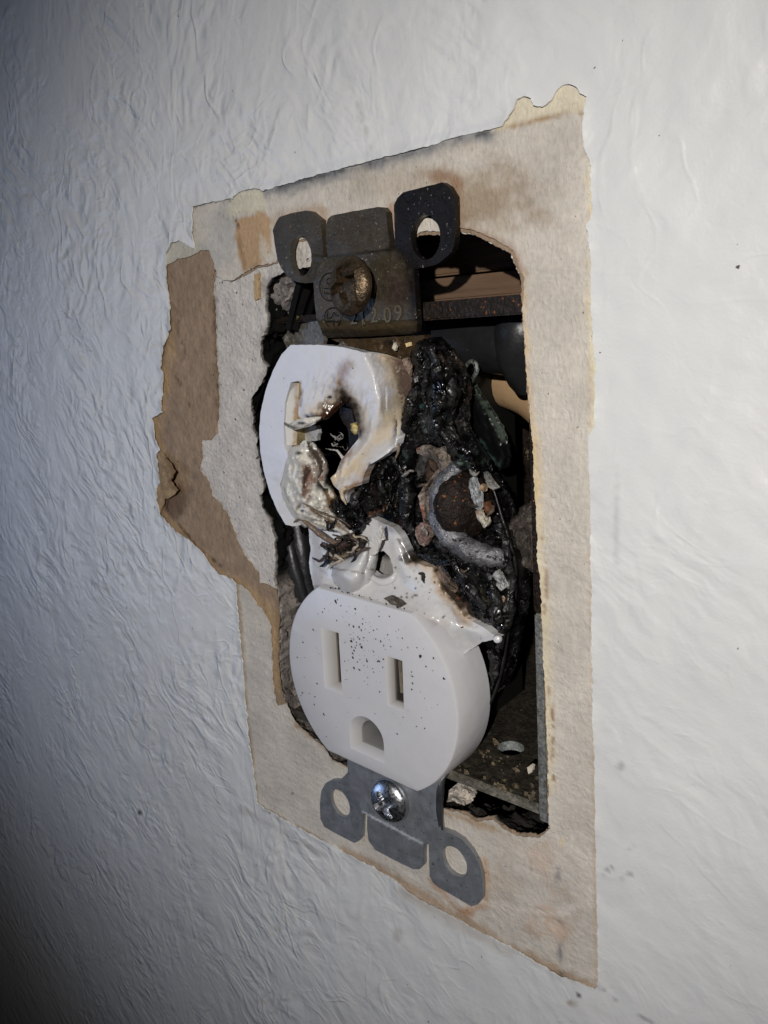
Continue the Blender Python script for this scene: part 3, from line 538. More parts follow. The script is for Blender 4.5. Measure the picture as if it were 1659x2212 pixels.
# ---- upper face
uf = relief('outlet_face', [(628,745,-6),(690,745,-6),(740,750,-6),(785,761,-6),(820,767,-3),(850,778,-1),(873,790,.8),(889,800,1.8),(897,816,2),(896,850,2),(890,880,2),(879,900,1.6),(868,922,.6),(861,938,-.5),(857,959,-2),(841,977,-3.4),(817,993,-4.2),(797,1005,-4.4),(787,1022,-4.4),(781,1047,-4.2),(761,1053,-4.6),(751,1060,-4.8),(748,1087,-4.2),(741,1078,-4.8),(737,1064,-5.3),(721,1049,-5.8),(714,1033,-6),(727,1020,-5.6),(731,1008,-5.2),(738,992,-4.9),(752,975,-4.5),(766,958,-4.4),(774,948,-4.2),(774,930,-4),(767,900,-3.8),(757,878,-3.6),(744,867,-3.7),(729,875,-4.6),(714,889,-5.3),(701,902,-5.9),(686,912,-6.2),(672,902,-6.6),(662,896,-6.5),(668,908,-6.4),(655,918,-6.6),(645,900,-6),(644,870,-6),(650,850,-5.9),(649,828,-5.9),(644,823,-5.9),(628,826,-5.9),(616,868,-5.9),(613,920,-5.9),(614,962,-5.9),(622,985,-6),(612,1020,-6),(604,1050,-5.8),(612,1085,-5.8),(628,1112,-5.6),(642,1136,-5.4),(632,1137,-5.8),(617,1133,-6),(600,1105,-6),(583,1065,-6),(570,1020,-6),(562,975,-6),(560,928,-6),(563,890,-6),(573,845,-6),(590,800,-6),(608,765,-6)],
    M['smooth'], lines=[[(785,761,-6),(801,795,-6),(812,831,-6),(817,863,-6),(816,899,-5.8),(806,935,-5.6),(784,968,-5.6),(757,1000,-5.8),(740,1030,-5.9)],
    [(850,778,-1),(858,810,-1.6),(856,845,-1.8),(851,880,-2.2),(857,915,-2.6),(855,940,-2.8)], [(690,800,-6.05),(740,800,-6.05)], [(690,860,-6.1),(740,845,-5.9),(775,870,-5.4),(790,900,-5.6)], [(655,880,-6.3),(700,880,-6.1)]],
    step=3.0, thick=1.5, amp=.05, freq=.25, jit=.7, base=WH, seed=21, smooth=7, parent=ou,
    wave=lambda P: (-.5 * np.exp(-(((P[:, 0] - 715) / 62) ** 2 + ((P[:, 1] - 850) / 34) ** 2)) - .25 * np.exp(-(((P[:, 0] - 795) / 20) ** 2 + ((P[:, 1] - 890) / 50) ** 2)) - .5 * np.exp(-(((P[:, 0] - 740) / 30) ** 2 + ((P[:, 1] - 1020) / 34) ** 2))) * fbm(np.stack([P[:, 0] + .25 * P[:, 1], P[:, 1] * .22, P[:, 0] * 0], 1), .085, 3, 2.2),
    st=[('line', [(680,900),(715,880),(740,862),(770,890),(780,930)], A(184,166,138), .85, 42, 8), ('line', [(743,866),(735,840),(742,800)], A(120,90,60), .9, 34, 10), ('line', [(748,872),(738,846)], A(28,18,12), .98, 30, 9), ('line', [(672,902),(700,898),(726,874),(744,866)], A(34,24,16), .95, 13, 7), ('line', [(690,880),(705,868)], A(60,42,28), .7, 12, 8), ('line', [(722,1046),(716,1032),(730,1014),(748,980)], A(70,46,28), .85, 10, 6), ('line', [(736,1066),(752,1056),(786,1040),(800,1005)], A(40,28,20), .9, 10, 6), ('line', [(690,905),(715,884),(743,866),(760,880),(770,910),(774,938)], A(58,32,14), .97, 16, 6), ('line', [(743,866),(765,890),(777,935)], A(22,11,6), .97, 26, 6),
        ('poly', [(826,765),(846,790),(858,832),(850,868),(850,905),(862,935),(880,960),(930,900),(920,780),(870,755)], A(88,62,44), .93, 12, 6), ('line', [(835,770),(850,795),(860,832),(852,868),(853,900),(860,930)], A(28,15,8), .92, 9, 4), ('line', [(820,765),(842,800),(848,840),(842,875),(846,905)], A(178,156,124), .8, 26, 6),
        ('line', [(770,990),(800,960),(830,930),(840,900)], A(180,162,132), .8, 34, 9), ('line', [(720,1035),(745,1020),(770,1010)], A(184,164,132), .85, 30, 8), ('line', [(737,998),(755,980),(765,962)], A(120,70,30), .7, 8, 4), ('line', [(755,1053),(780,1035),(790,1012)], A(150,110,70), .6, 12, 6), ('line', [(645,905),(652,930),(640,960)], A(120,90,55), .7, 5, 3), ('line', [(648,826),(650,850),(648,875)], A(120,84,40), .8, 7, 4),
        ('line', [(662,898),(672,906),(690,910)], A(40,30,24), .9, 6, 2), ('dot', (712,858,8,5), A(10,8,6), 1, .6, 1)])
uf['label'] = 'melted upper outlet face with a burnt-through hole and brown scorch marks'
relief('slot_lining', [(627,826,-5.6),(640,822,-5),(644,823,-4.4),(642,870,-4.4),(638,962,-4.4),(614,962,-5.6),(614,920,-5.7),(616,868,-5.7)], M['white'], lines=[[(636,824,-4.9),(634,870,-4.9),(630,962,-4.9)]], step=4, thick=1, base=A(190,188,184,1.2), parent=ou, st=[('line',[(640,826),(640,880),(636,960)],A(150,110,56),.8,6,4)])
relief('slot_contact', [(640,826,-4.2),(650,826,-4.2),(646,900,-4.2),(642,962,-4.2),(633,962,-4.2)], M['bronze'], step=5, thick=3, base=A(150,130,80), parent=ou)
relief('plastic_shard', [(652,924,-3.2),(684,920,-3.6),(688,935,-3.2),(684,952,-2.8),(655,955,-2.4),(650,940,-2.6)], M['melt'], step=4, thick=.8, amp=.2, jit=2, base=A(150,150,150), parent=ou, seed=31)
relief('plastic_shard', [(612,912,-7.2),(622,918,-7.6),(640,907,-7.9),(665,902,-8),(690,900,-7.6),(688,908,-7.5),(668,922,-7.8),(640,928,-7.7),(628,926,-7.5),(614,920,-7.3)], M['melt'], lines=[[(630,918,-8.1),(660,912,-8.3)]], step=3, thick=.35, amp=.5, freq=.7, jit=1.5, base=A(180,176,168), parent=ou, seed=33, st=[('line',[(612,914),(628,922),(650,927),(688,908)],A(60,44,30),.9,4,1.5),('dot',(650,914,14,5),A(14,12,10),.95,.7,3)])
relief('brass_bit', [(757,915,-4.4),(766,912,-4.6),(775,922,-4.6),(774,938,-4.4),(764,940,-4.2),(757,930,-4.2)], M['bronze'], step=3, thick=1.5, amp=.4, freq=.9, jit=1.5, rnd=.5, base=A(196,170,90), parent=ou, seed=35)
relief('inner_wall', [(735,878,0),(760,885,0),(768,925,0),(760,940,0),(742,915,0),(732,895,0)], M['melt'], step=5, thick=1, amp=.3, base=A(26,19,15), parent=ou, seed=36)
# molten lump, lower left of the upper face
relief('melted_lump', [(627,967,-6.1),(648,960,-6.3),(661,958,-6.6),(670,968,-6.5),(681,983,-6.2),(690,1000,-5.9),(695,1020,-5.6),(690,1035,-5.6),(698,1047,-5.2),(707,1067,-4.8),(716,1082,-4.4),(712,1096,-4),(730,1112,-3.4),(748,1128,-3),(756,1140,-2.6),(757,1152,-2.4),(748,1158,-2.4),(738,1162,-2.6),(733,1152,-2.8),(715,1148,-3.2),(695,1146,-3.8),(672,1140,-4.4),(657,1140,-4.8),(636,1126,-5.4),(622,1104,-5.8),(610,1075,-6),(605,1050,-6.1),(610,1023,-6.1),(618,990,-6.1)],
    M['smooth'], lines=[[(640,985,-7.6),(655,1010,-8),(650,1050,-8.2),(660,1080,-7.6),(670,1105,-6.6),(700,1125,-4.6)], [(672,1000,-6.8),(680,1040,-6.5),(690,1080,-5.8)], [(625,1010,-6.9),(622,1050,-7),(632,1090,-6.8)]],
    step=3.0, thick=1.6, smooth=3, ridged=.6, rfreq=.4, amp=.7, freq=.35, jit=1.6, rnd=.7, base=A(194,190,180,1.22), seed=41, parent=ou,
    wave=lambda P: -.35 * np.exp(-(((P[:, 0] - 705) / 40) ** 2 + ((P[:, 1] - 1115) / 25) ** 2)) * np.sin((P[:, 0] * .25 - P[:, 1] * .7)),
    st=[('dot', (646,979,13,7), A(18,30,28), .95, .8, 5), ('poly', [(655,1005),(682,1000),(690,1030),(672,1050),(668,1072),(656,1068),(650,1040)], A(104,66,40), .85, 12, 14), ('line', [(662,1010),(658,1040),(655,1070)], A(48,24,14), .9, 8, 8), ('line', [(676,975),(690,1000),(697,1030),(700,1052)], A(60,42,28), .92, 15, 9), ('line', [(697,1040),(714,1080),(730,1110),(752,1135)], A(30,22,17), .92, 13, 8), ('line', [(640,1100),(652,1088),(668,1095),(682,1108),(730,1135),(752,1150)], A(92,70,54), .85, 6, 4), ('line', [(660,1095),(700,1118),(745,1138)], A(110,84,62), .8, 6, 4), ('dot', (653,1103,6,5), A(10,8,8), .95, .7, 1), ('line',[(707,1067),(716,1085),(712,1096)],A(150,106,46),.8,9,4), ('line', [(612,1050),(625,1085),(640,1110)], A(120,116,104), .6, 3, 2)])
def strand(pts, deps, rad, colr, mt='melt', seed=0, par=ou, nm='melted_strand'):
    return tube(nm, bp(pts, deps), rad, M[mt], par, n=8, col=colr, amp=.12, freq=1.2, seed=seed)
strand([(632,1139),(636,1128),(648,1122),(663,1130),(680,1145),(700,1160),(722,1172),(745,1176)], [-5,-5.6,-5.8,-5.6,-5.2,-4.8,-4.6,-4.2], [.08,.14,.2,.3,.42,.45,.4,.2], A(96,78,62), seed=1)
strand([(655,1088),(675,1098),(700,1110),(735,1122),(757,1138)], [-7.2,-6.6,-5.6,-4.6,-3.6], [.06,.1,.16,.16,.1], A(74,58,46), seed=2)
strand([(675,1205),(690,1212),(705,1200),(722,1192),(738,1180),(752,1172)], [-3.8,-4,-4,-4.2,-4.4,-4.4], [.15,.22,.28,.35,.5,.5], A(60,44,36), seed=3)
strand([(655,960),(659,952),(662,962)], [-6.6,-7.2,-6.8], [.4,.1,.3], A(190,186,176), seed=4)
strand([(704,969),(718,972),(729,974),(737,984),(742,990)], [-3,-4.4,-4.9,-5,-5], [.06,.12,.18,.22,.3], A(170,166,160), seed=5)
for k in range(9):
    a, b = rng.uniform(0, 6.28), rng.uniform(8, 22); q = [(730 + rng.uniform(-8, 12), 955 + rng.uniform(-8, 12))]
    for j in range(3): q.append((q[-1][0] + rng.uniform(-12, 12), q[-1][1] + rng.uniform(-9, 9)))
    strand(q, [-4, -4.3, -4.1, -4.2], .045, A(120,116,110), seed=6 + k, nm='melted_thread')
strand([(745,1052),(738,1062),(742,1078),(748,1090)], [-5.2,-5.4,-5.2,-4.8], [.5,.35,.25,.12], A(180,160,130), seed=7)
strand([(858,958),(861,970),(856,985),(850,998)], [-2,-1.8,-1.6,-1.4], [.3,.2,.15,.08], A(120,104,84), seed=8)
# ---- white middle body
BW = A(188,187,188,1.2)
relief('middle_body', [(665,1128,-1.6),(700,1120,-1.6),(760,1120,-1.6),(800,1118,-1.5),(850,1140,-1.4),(866,1160,-1.3),(880,1190,-1.2),(892,1212,-1.1),(915,1222,-1.0),(936,1226,-1),(946,1250,-1.2),(962,1276,-1.2),(984,1300,-1.2),(1006,1334,-1.6),(1022,1343,-2),(1045,1356,-2.6),(1062,1368,-3),(1078,1378,-3.4),(1066,1382,-3.2),(1041,1387,-2.2),(1022,1400,-1.4),(1004,1412,-1.2),(992,1400,-2.4),(978,1380,-3.6),(962,1358,-4.6),(935,1340,-5.2),(905,1330,-5.6),(870,1318,-5.6),(820,1302,-5.4),(760,1288,-5.4),(700,1276,-5.4),(678,1272,-3.4),(671,1240,-2),(667,1215,-1.8),(671,1190,-1.8),(668,1160,-1.6)],
    M['smooth'], lines=[[(690,1140,-2.6),(700,1170,-2.9),(704,1200,-2.9),(690,1235,-2.9)], [(860,1180,-2.4),(875,1230,-2.8),(905,1285,-3.4),(945,1320,-4.2),(990,1350,-4),(1040,1366,-3.2)], [(720,1262,-4),(780,1262,-3.6),(850,1288,-4.4)], [(985,1340,-3.6),(1000,1370,-2.9),(1004,1405,-1.6)], [(905,1230,-2),(935,1275,-2.6),(975,1318,-3)]],
    holes=[[(797,1235,-2),(795,1215,-2),(801,1200,-2),(814,1192,-2),(828,1190,-2),(840,1200,-2),(848,1222,-2),(851,1244,-2),(836,1250,-2),(812,1246,-2)]],
    step=4, thick=1.4, amp=.12, freq=.25, jit=.8, base=BW, seed=51, smooth=5, parent=ou,
    st=[('line', [(888,1209),(935,1224),(958,1272),(982,1298),(1006,1335)], A(176,140,92), .75, 22, 7), ('line', [(862,1165),(890,1210),(936,1222),(958,1270),(984,1300),(1004,1330)], A(26,18,12), .92, 9, 6), ('dot', (885,1205,26,16), A(30,24,20), .85, .5, 9), ('dot', (740,1185,46,22), A(50,38,26), .9, .5, 6), ('line', [(676,1268),(700,1266),(730,1276)], A(60,50,44), .7, 3, 1.5), ('line',[(672,1190),(680,1220),(705,1240)],A(130,130,134),.5,3,2), ('line', [(680,1275),(760,1288),(870,1318),(960,1350)], A(150,140,132), .5, 18, 6), ('dot', (860,1130,60,24), A(90,86,86), .7, .7, 7)] +
        [('dot', (x, y, r, r * .8), A(20,14,10), .95, .6, .8) for (x, y, r) in [(rng.normal(905, 34), rng.normal(1262, 34), rng.uniform(1.2, 3.4)) for _ in range(60)]])
relief('boss_hole', [(780,1250,1.6),(780,1180,3),(830,1170,3),(870,1190,3),(872,1250,1.6),(820,1262,1.4)], M['melt'], step=6, thick=1, base=A(128,124,120), parent=ou, st=[('line',[(800,1190),(850,1200)],A(30,26,24),.9,20,5)])
tube('boss_rim', bp([(799,1236),(806,1248),(820,1256),(836,1256),(849,1248),(853,1238)], [-2.2,-2.6,-2.9,-2.9,-2.6,-2.2]), [.25,.5,.6,.6,.5,.25], M['white'], ou, n=10, col=BW)
relief('melted_lump', [(718,1225,-4),(722,1210,-4.4),(745,1205,-4.6),(768,1198,-4.6),(785,1180,-4.4),(796,1160,-4.2),(800,1190,-4.4),(797,1215,-4.6),(792,1240,-4.8),(788,1258,-5),(775,1276,-5.4),(757,1284,-5.6),(738,1278,-5.4),(722,1262,-5),(716,1244,-4.6)], M['smooth'], lines=[[(735,1240,-7),(755,1255,-7.4),(772,1245,-7)], [(775,1215,-6),(790,1190,-5.4)]], step=3.4, thick=2, amp=.05, freq=.3, rnd=1.4, jit=.8, base=BW, parent=ou, seed=55, smooth=6, st=[('line',[(720,1212),(745,1206),(770,1196)],A(110,90,60),.8,8,4), ('line',[(718,1228),(750,1232),(795,1240)],A(96,84,72),.7,2.5,1)])
relief('plastic_flap', [(798,1170,-5),(806,1158,-5.2),(815,1148,-5.4),(823,1134,-5.6),(825,1150,-5.4),(820,1176,-5),(812,1198,-4.6),(802,1201,-4.4),(797,1198,-4.4)], M['melt'], step=3, thick=.35, amp=.2, jit=1, base=A(186,182,176), parent=ou, seed=56)
relief('plastic_flap', [(824,1136,-5.4),(828,1150,-5),(830,1166,-4.6),(821,1168,-4.8)], M['melt'], step=3, thick=.3, base=A(196,190,180), parent=ou, seed=57)
relief('burnt_bit', [(828,1292,-5.6),(842,1288,-6),(862,1298,-6),(872,1308,-5.8),(864,1312,-5.6),(842,1304,-5.6)], M['ash'], step=3, thick=.6, amp=.4, freq=1, jit=1.5, base=A(96,84,72), parent=ou, seed=58)
lathe('drip_bead', [(.1, -.6), (.5, -.45), (.62, 0), (.45, .45), (.1, .6)], bp((1075,1380), -3.6)[0], (.3, -1, .2), M['white'], ou, 16, col=BW)
# ---- char
CH = A(10,9,9, 1.0)
relief('char_crust', [(900,738,0),(925,732,-.4),(940,742,-.6),(955,760,-.8),(975,790,-1),(988,822,-1),(992,855,-1),(988,890,-1),(988,925,-1),(1000,950,-1),(1018,975,-1),(1035,1000,-1),(1040,1030,-.8),(1010,1035,-1),(985,1018,-1.2),(960,1000,-1),(940,975,-.5),(915,962,-.4),(905,985,0),(890,1010,.5),(868,1030,1),(850,1045,1),(856,1010,.4),(862,975,.2),(858,945,.4),(878,915,1),(892,880,1),(900,840,1),(893,800,1),(880,775,1)], M['char'],
    lines=[[(930,770,-3.2),(945,820,-3.8),(940,880,-3.2),(965,930,-3.2),(1000,990,-2.8)], [(915,830,-.6),(920,880,.8),(915,930,0)]], step=3.4, thick=3, smooth=3, amp=1.6, freq=.3, ridged=1.8, rfreq=.45, jit=4, rnd=1.2, base=CH, seed=61, parent=ou,
    st=[('line', [(948,765),(968,790),(985,825),(988,870)], A(70,54,44), .6, 9, 8), ('poly', [(905,905),(920,885),(935,900),(940,930),(918,935)], A(62,68,70), .8, 8, 5), ('line', [(905,880),(925,870),(935,890)], A(50,86,84), .7, 7, 5), ('line', [(868,970),(880,990),(872,1010)], A(70,96,92), .6, 4, 5), ('line', [(975,965),(1000,990),(1020,1010)], A(60,80,72), .55, 9, 7), ('dot', (992,1000,12,6), A(96,120,108), .8, .6, 5), ('line', [(985,900),(990,930),(1005,955)], A(90,84,76), .6, 5, 4)])
relief('char_crust', [(700,1092,-4.2),(715,1080,-4.2),(728,1075,-4),(745,1068,-3.4),(765,1055,-2.4),(785,1035,-1.6),(800,1008,-1),(820,992,-.6),(852,972,-.2),(852,1010,0),(848,1040,0),(850,1078,.4),(842,1098,0),(828,1116,-.8),(812,1112,-1.6),(800,1126,-2),(785,1140,-2.6),(773,1156,-3),(760,1148,-3.2),(748,1138,-3.4),(735,1128,-3.6),(722,1112,-3.8)], M['char'],
    lines=[[(745,1100,-4.2),(780,1100,-3.6),(815,1085,-2)], [(790,1040,-1),(820,1030,-.2)]], step=3, thick=3, smooth=2, amp=1.0, freq=.4, ridged=1.3, rfreq=.7, jit=4, rnd=.6, base=CH, seed=63, parent=ou,
    st=[('line', [(835,1045),(842,1075),(828,1100),(800,1112)], A(96,56,30), .7, 5, 8), ('line', [(805,1050),(812,1080)], A(36,20,14), .7, 12, 5), ('dot', (760,1110,18,10), A(50,52,56), .5, .7, 6)])
relief('char_crust', [(712,1170,-4),(735,1160,-4),(760,1158,-4.2),(780,1170,-4.4),(785,1185,-4.4),(768,1198,-4.4),(745,1206,-4.6),(722,1210,-4.4),(708,1222,-4),(700,1205,-3.8),(715,1190,-4)], M['char'], step=2.8, thick=1.5, amp=.9, freq=.8, ridged=1.2, rfreq=1, jit=5, base=A(28,23,19), seed=65, parent=ou, st=[('line',[(715,1208),(745,1200),(775,1190)],A(120,104,80),.6,7,6)])
relief('char_crust', [(850,1040,1),(880,1010,.6),(905,985,.4),(915,965,.2),(940,980,.4),(960,1005,.6),(990,1022,.8),(1040,1035,1),(1062,1060,1),(1072,1085,1),(1080,1110,1),(1088,1145,1),(1102,1175,.8),(1116,1205,.6),(1120,1240,.6),(1116,1290,.8),(1108,1340,1),(1096,1390,1.4),(1090,1430,1.6),(1078,1475,1.8),(1064,1506,2),(1056,1490,2),(1058,1440,1.6),(1058,1410,1.2),(1070,1388,.4),(1082,1378,-.4),(1060,1362,-.8),(1040,1350,-.8),(1010,1332,-.8),(984,1298,-.6),(962,1272,-.4),(946,1245,-.2),(936,1220,0),(905,1218,0),(888,1208,0),(872,1178,0),(856,1150,.2),(845,1110,.6),(846,1070,1)], M['char'],
    lines=[[(900,1040,2),(890,1090,2),(890,1140,1.6),(900,1190,.4)], [(985,1060,3.5),(1010,1085,3.5),(1040,1090,3.5),(1045,1120,3.0)], [(960,1180,-1.6),(990,1230,-2.4),(1030,1290,-2.6),(1060,1340,-2.2)], [(1010,1220,-2),(1060,1250,-2),(1080,1320,-1.4)], [(1080,1180,0),(1100,1240,0)]], step=3.6, thick=4, smooth=2, amp=1.6, freq=.3, ridged=1.8, rfreq=.45, jit=4, rnd=1.4, base=CH, seed=67, parent=ou,
    st=[('line', [(935,1215),(950,1245),(965,1268)], A(130,100,76), .8, 9, 5), ('line', [(1000,1160),(1030,1200),(960,1190),(945,1170)], A(78,72,68), .7, 16, 9), ('line', [(1015,1210),(1035,1205),(1045,1210)], A(130,106,78), .8, 7, 4), ('dot', (1003,1308,10,8), A(90,60,50), .8, .6, 5), ('line', [(860,1080),(880,1100),(865,1130)], A(40,22,16), .7, 10, 7), ('line',[(985,1290),(1005,1315),(1012,1330)],A(150,90,50),.7,5,4), ('line', [(1015,1260),(1040,1275),(1050,1300)], A(60,54,36), .6, 12, 8)])
relief('char_crust', [(905,985,-.6),(912,972,-1),(928,975,-1.2),(925,1000,-1),(918,1022,-.8),(904,1035,-.4),(896,1015,-.2)], M['ash'], step=3, thick=2, amp=.8, freq=.9, jit=3, rnd=.8, base=A(56,54,52), seed=69, parent=ou, st=[('line',[(905,985),(900,1010),(905,1030)],A(120,118,112),.7,5,4)])
for k in range(16):
    q = [(rng.uniform(690, 800), rng.uniform(1140, 1215))]; a_ = rng.uniform(0, 6.28)
    for j in range(4): a_ += rng.normal(0, .7); q.append((q[-1][0] + 11 * math.cos(a_), q[-1][1] + 8 * math.sin(a_)))
    strand(q, list(-4.9 + np.cumsum(rng.normal(0, .25, 5))), [.12, .2, .24, .18, .06], A(*[(30,24,20),(74,56,42),(150,136,118),(22,18,16)][k % 4]), seed=50 + k, nm='burnt_shred')
for k in range(10):
    q = [(rng.uniform(850, 1090), rng.uniform(990, 1330))]; a_ = rng.uniform(0, 6.28)
    for j in range(3): a_ += rng.normal(0, .8); q.append((q[-1][0] + 10 * math.cos(a_), q[-1][1] + 9 * math.sin(a_)))
    strand(q, list(-3.2 + np.cumsum(rng.normal(0, .25, 4))), [.1, .3, .25, .08], A(*[(92,74,58),(60,46,38),(140,134,126)][k % 3]), 'ash', seed=80 + k, nm='burnt_shred')
# thin dark skin hanging down the right of the char
strand([(1060,1040),(1075,1085),(1088,1130),(1104,1180),(1114,1230),(1112,1300),(1098,1370),(1088,1430),(1072,1490),(1052,1530),(1020,1580),(985,1625)], [0,0,0,.2,.4,.6,1,1.4,1.8,2,2.2,2.4], [.15,.2,.22,.22,.25,.25,.2,.22,.25,.2,.2,.1], A(22,21,21), 'rubber', 12, nm='backing_edge')
for k, (l, d0, r0) in enumerate([([(930,752),(948,800),(950,860),(942,905),(970,955)], -4, .9), ([(906,785),(898,840),(884,890),(866,945),(862,980)], -.6, .8), ([(962,790),(978,850),(970,915),(990,955)], -3, .8), ([(985,945),(1010,985),(1030,1015)], -3, .7), ([(1076,1130),(1096,1190),(1102,1260),(1092,1330),(1080,1400)], -1.2, 1.0),
    ([(955,1196),(990,1228),(1018,1272),(1050,1322)], -3.8, .9), ([(1040,1225),(1062,1260),(1072,1320),(1068,1350)], -3.2, .8), ([(872,1000),(880,1050),(876,1100),(890,1150),(905,1185)], -1, .9), ([(905,1196),(945,1208),(985,1212),(1030,1222)], -2.6, .7), ([(782,1048),(768,1085),(780,1120),(792,1132)], -4.4, .7), ([(832,1002),(822,1040),(838,1085)], -2, .8), ([(848,985),(870,1030),(862,1070)], -1.6, .7), ([(925,800),(915,850),(925,880)], -3, .6), ([(1060,1400),(1072,1440),(1064,1480)], -.6, .7)]):
    tube('char_fold', bp(l, [d0 + .5 * math.sin(i * 2.1 + k) for i in range(len(l))]), [r0 * .35] + [r0 * (.8 + .35 * math.sin(i * 1.7 + k)) for i in range(len(l) - 2)] + [r0 * .3], M['char'], ou, n=14, col=CH, amp=.55, freq=.8, seed=k + 30, sub=7)
# ---- burnt insulation scraps
relief('insulation_scrap', [(898,968,-1),(915,962,-1.6),(930,966,-2),(945,972,-2.4),(955,965,-2.4),(964,980,-2.6),(966,996,-2.6),(972,1010,-2.4),(958,1022,-2.4),(948,1016,-2.2),(944,1000,-2),(930,990,-1.6),(912,984,-1.2),(900,980,-1)], M['ash'], lines=[[(925,974,-3),(945,984,-3.4),(956,1000,-3.4)]], step=3, thick=.8, amp=.6, freq=.7, jit=2.4, base=A(126,112,98), parent=ou, seed=71, st=[('dot',(903,967,8,7),A(130,64,50),.9,.6,2),('line',[(930,968),(945,985),(950,1012)],A(60,44,36),.7,4,3)])
relief('insulation_scrap', [(925,985,0),(940,998,0),(946,1018,-.2),(934,1036,0),(920,1040,.4),(918,1015,.4)], M['rust'], step=4, thick=1, amp=.4, base=A(82,60,44), parent=ou, seed=72)
relief('insulation_scrap', [(945,1014,-2.6),(930,1034,-2.8),(912,1056,-3),(903,1072,-3.2),(907,1092,-3.2),(912,1115,-3),(916,1128,-2.8),(908,1130,-2.8),(898,1140,-3),(897,1158,-3),(906,1176,-3),(916,1180,-2.8),(926,1166,-2.6),(936,1152,-2.4),(938,1136,-2.4),(930,1120,-2.4),(926,1096,-2.4),(926,1070,-2.4),(940,1046,-2.4),(952,1026,-2.4)], M['ash'], step=3, thick=.9, amp=.5, freq=.7, jit=1.8, base=A(132,116,104), parent=ou, seed=73, st=[('poly',[(895,1132),(918,1128),(938,1140),(925,1168),(908,1178)],A(116,84,76),.8,6,4),('line',[(911,1095),(914,1118)],A(150,72,44),.9,6,2),('line',[(940,1030),(920,1060),(918,1090),(922,1120)],A(40,34,30),.8,4,3)])
relief('insulation_scrap', [(945,1222,-1.8),(952,1220,-2.2),(962,1240,-2.4),(978,1262,-2.4),(985,1280,-2.2),(972,1276,-2),(955,1255,-1.8)], M['ash'], step=3, thick=.8, amp=.4, jit=2, base=A(120,96,78), parent=ou, seed=74)
# ---- terminal screw and copper hook
def mid(u, y): return bp(u, y)[0]
lathe('terminal_screw', [(4.4, -.9), (4.7, -.2), (4.5, .7), (3.8, 1.5), (2.4, 2.1), (.6, 2.3)], mid((1004,1090), -.9), (.95, -.3, .02), M['rust'], ou, 36, amp=.5, freq=.7, col=A(30,20,15))
def crumbs(name, pts, size, mt, colr, parent=None, seed=0, flat=.4):
    r_ = np.random.default_rng(seed); V = []; F = []
    ico = [(0,0,1),(.9,0,.3),(.3,.9,.2),(-.7,.5,.3),(-.7,-.5,.2),(.3,-.9,.3),(0,0,-.6)]
    fc = [(0,1,2),(0,2,3),(0,3,4),(0,4,5),(0,5,1),(6,2,1),(6,3,2),(6,4,3),(6,5,4),(6,1,5)]
    for p in pts:
        s = size * min(3, r_.lognormal(-.15, .5)); a = r_.uniform(0, 6.28); el = r_.uniform(.5, 1.6); o = len(V)
        for q in ico:
            x, z = q[0] * s * el + r_.normal(0, .18) * s, q[1] * s + r_.normal(0, .18) * s; V.append((p[0] + x * math.cos(a) - z * math.sin(a), p[1] - q[2] * s * flat, p[2] + x * math.sin(a) + z * math.cos(a)))
        F += [tuple(o + i for i in f) for f in fc]
    return mesh(name, V, F, M[mt], parent, np.tile(np.array(colr), (len(V), 1)), False)
relief('corrosion_crust', [(1014,1034,-2.6),(1022,1030,-2.8),(1026,1044,-2.8),(1034,1060,-3),(1037,1084,-3),(1034,1102,-3),(1026,1100,-3),(1020,1080,-3),(1014,1058,-2.8),(1012,1046,-2.6)], M['ash'], step=2.6, thick=.9, amp=.35, freq=1.2, jit=1.8, rnd=.3, base=A(168,172,174), parent=ou, seed=75, st=[('line',[(1018,1040),(1026,1070),(1030,1098)],A(80,82,84),.7,2,1.5)])
relief('corrosion_crust', [(1027,1104,-3),(1035,1102,-3),(1040,1118,-3),(1050,1120,-3),(1054,1130,-2.8),(1046,1142,-2.8),(1038,1130,-2.8),(1030,1118,-2.8)], M['ash'], step=2.6, thick=.9, amp=.35, freq=1.2, jit=1.6, base=A(176,166,146), parent=ou, seed=76, st=[('dot',(1031,1108,6,5),A(150,104,50),.8,.6,1)])
relief('corrosion_crust', [(1038,1046,-2.4),(1048,1050,-2.4),(1046,1062,-2.4),(1036,1058,-2.4)], M['ash'], step=2.6, thick=.8, amp=.3, jit=1.6, base=A(170,136,94), parent=ou, seed=77)
relief('corrosion_crust', [(1044,1020,-1.6),(1052,1026,-1.6),(1060,1040,-1.6),(1074,1056,-1.4),(1066,1060,-1.4),(1054,1052,-1.6),(1048,1040,-1.6)], M['ash'], step=2.6, thick=.8, amp=.5, freq=1.1, jit=2, base=A(120,118,114), parent=ou, seed=78)
relief('corrosion_crust', [(1044,1086,-2.4),(1052,1084,-2.4),(1058,1098,-2.4),(1056,1114,-2.4),(1048,1106,-2.4)], M['rust'], step=2.6, thick=.8, amp=.3, jit=1.6, base=A(96,56,26), parent=ou, seed=79)
relief('corrosion_crust', [(1058,1246,-2.6),(1072,1234,-2.8),(1078,1240,-2.8),(1084,1254,-2.8),(1092,1270,-2.6),(1082,1276,-2.6),(1070,1262,-2.6),(1062,1256,-2.6)], M['ash'], step=2.6, thick=.9, amp=.5, freq=1.1, jit=2.4, base=A(172,172,170), parent=ou, seed=80)
relief('corrosion_crust', [(1074,1296,-2.4),(1082,1290,-2.4),(1088,1300,-2.4),(1080,1306,-2.4)], M['ash'], step=2.6, thick=.7, amp=.3, jit=1.6, base=A(170,140,110), parent=ou, seed=81)
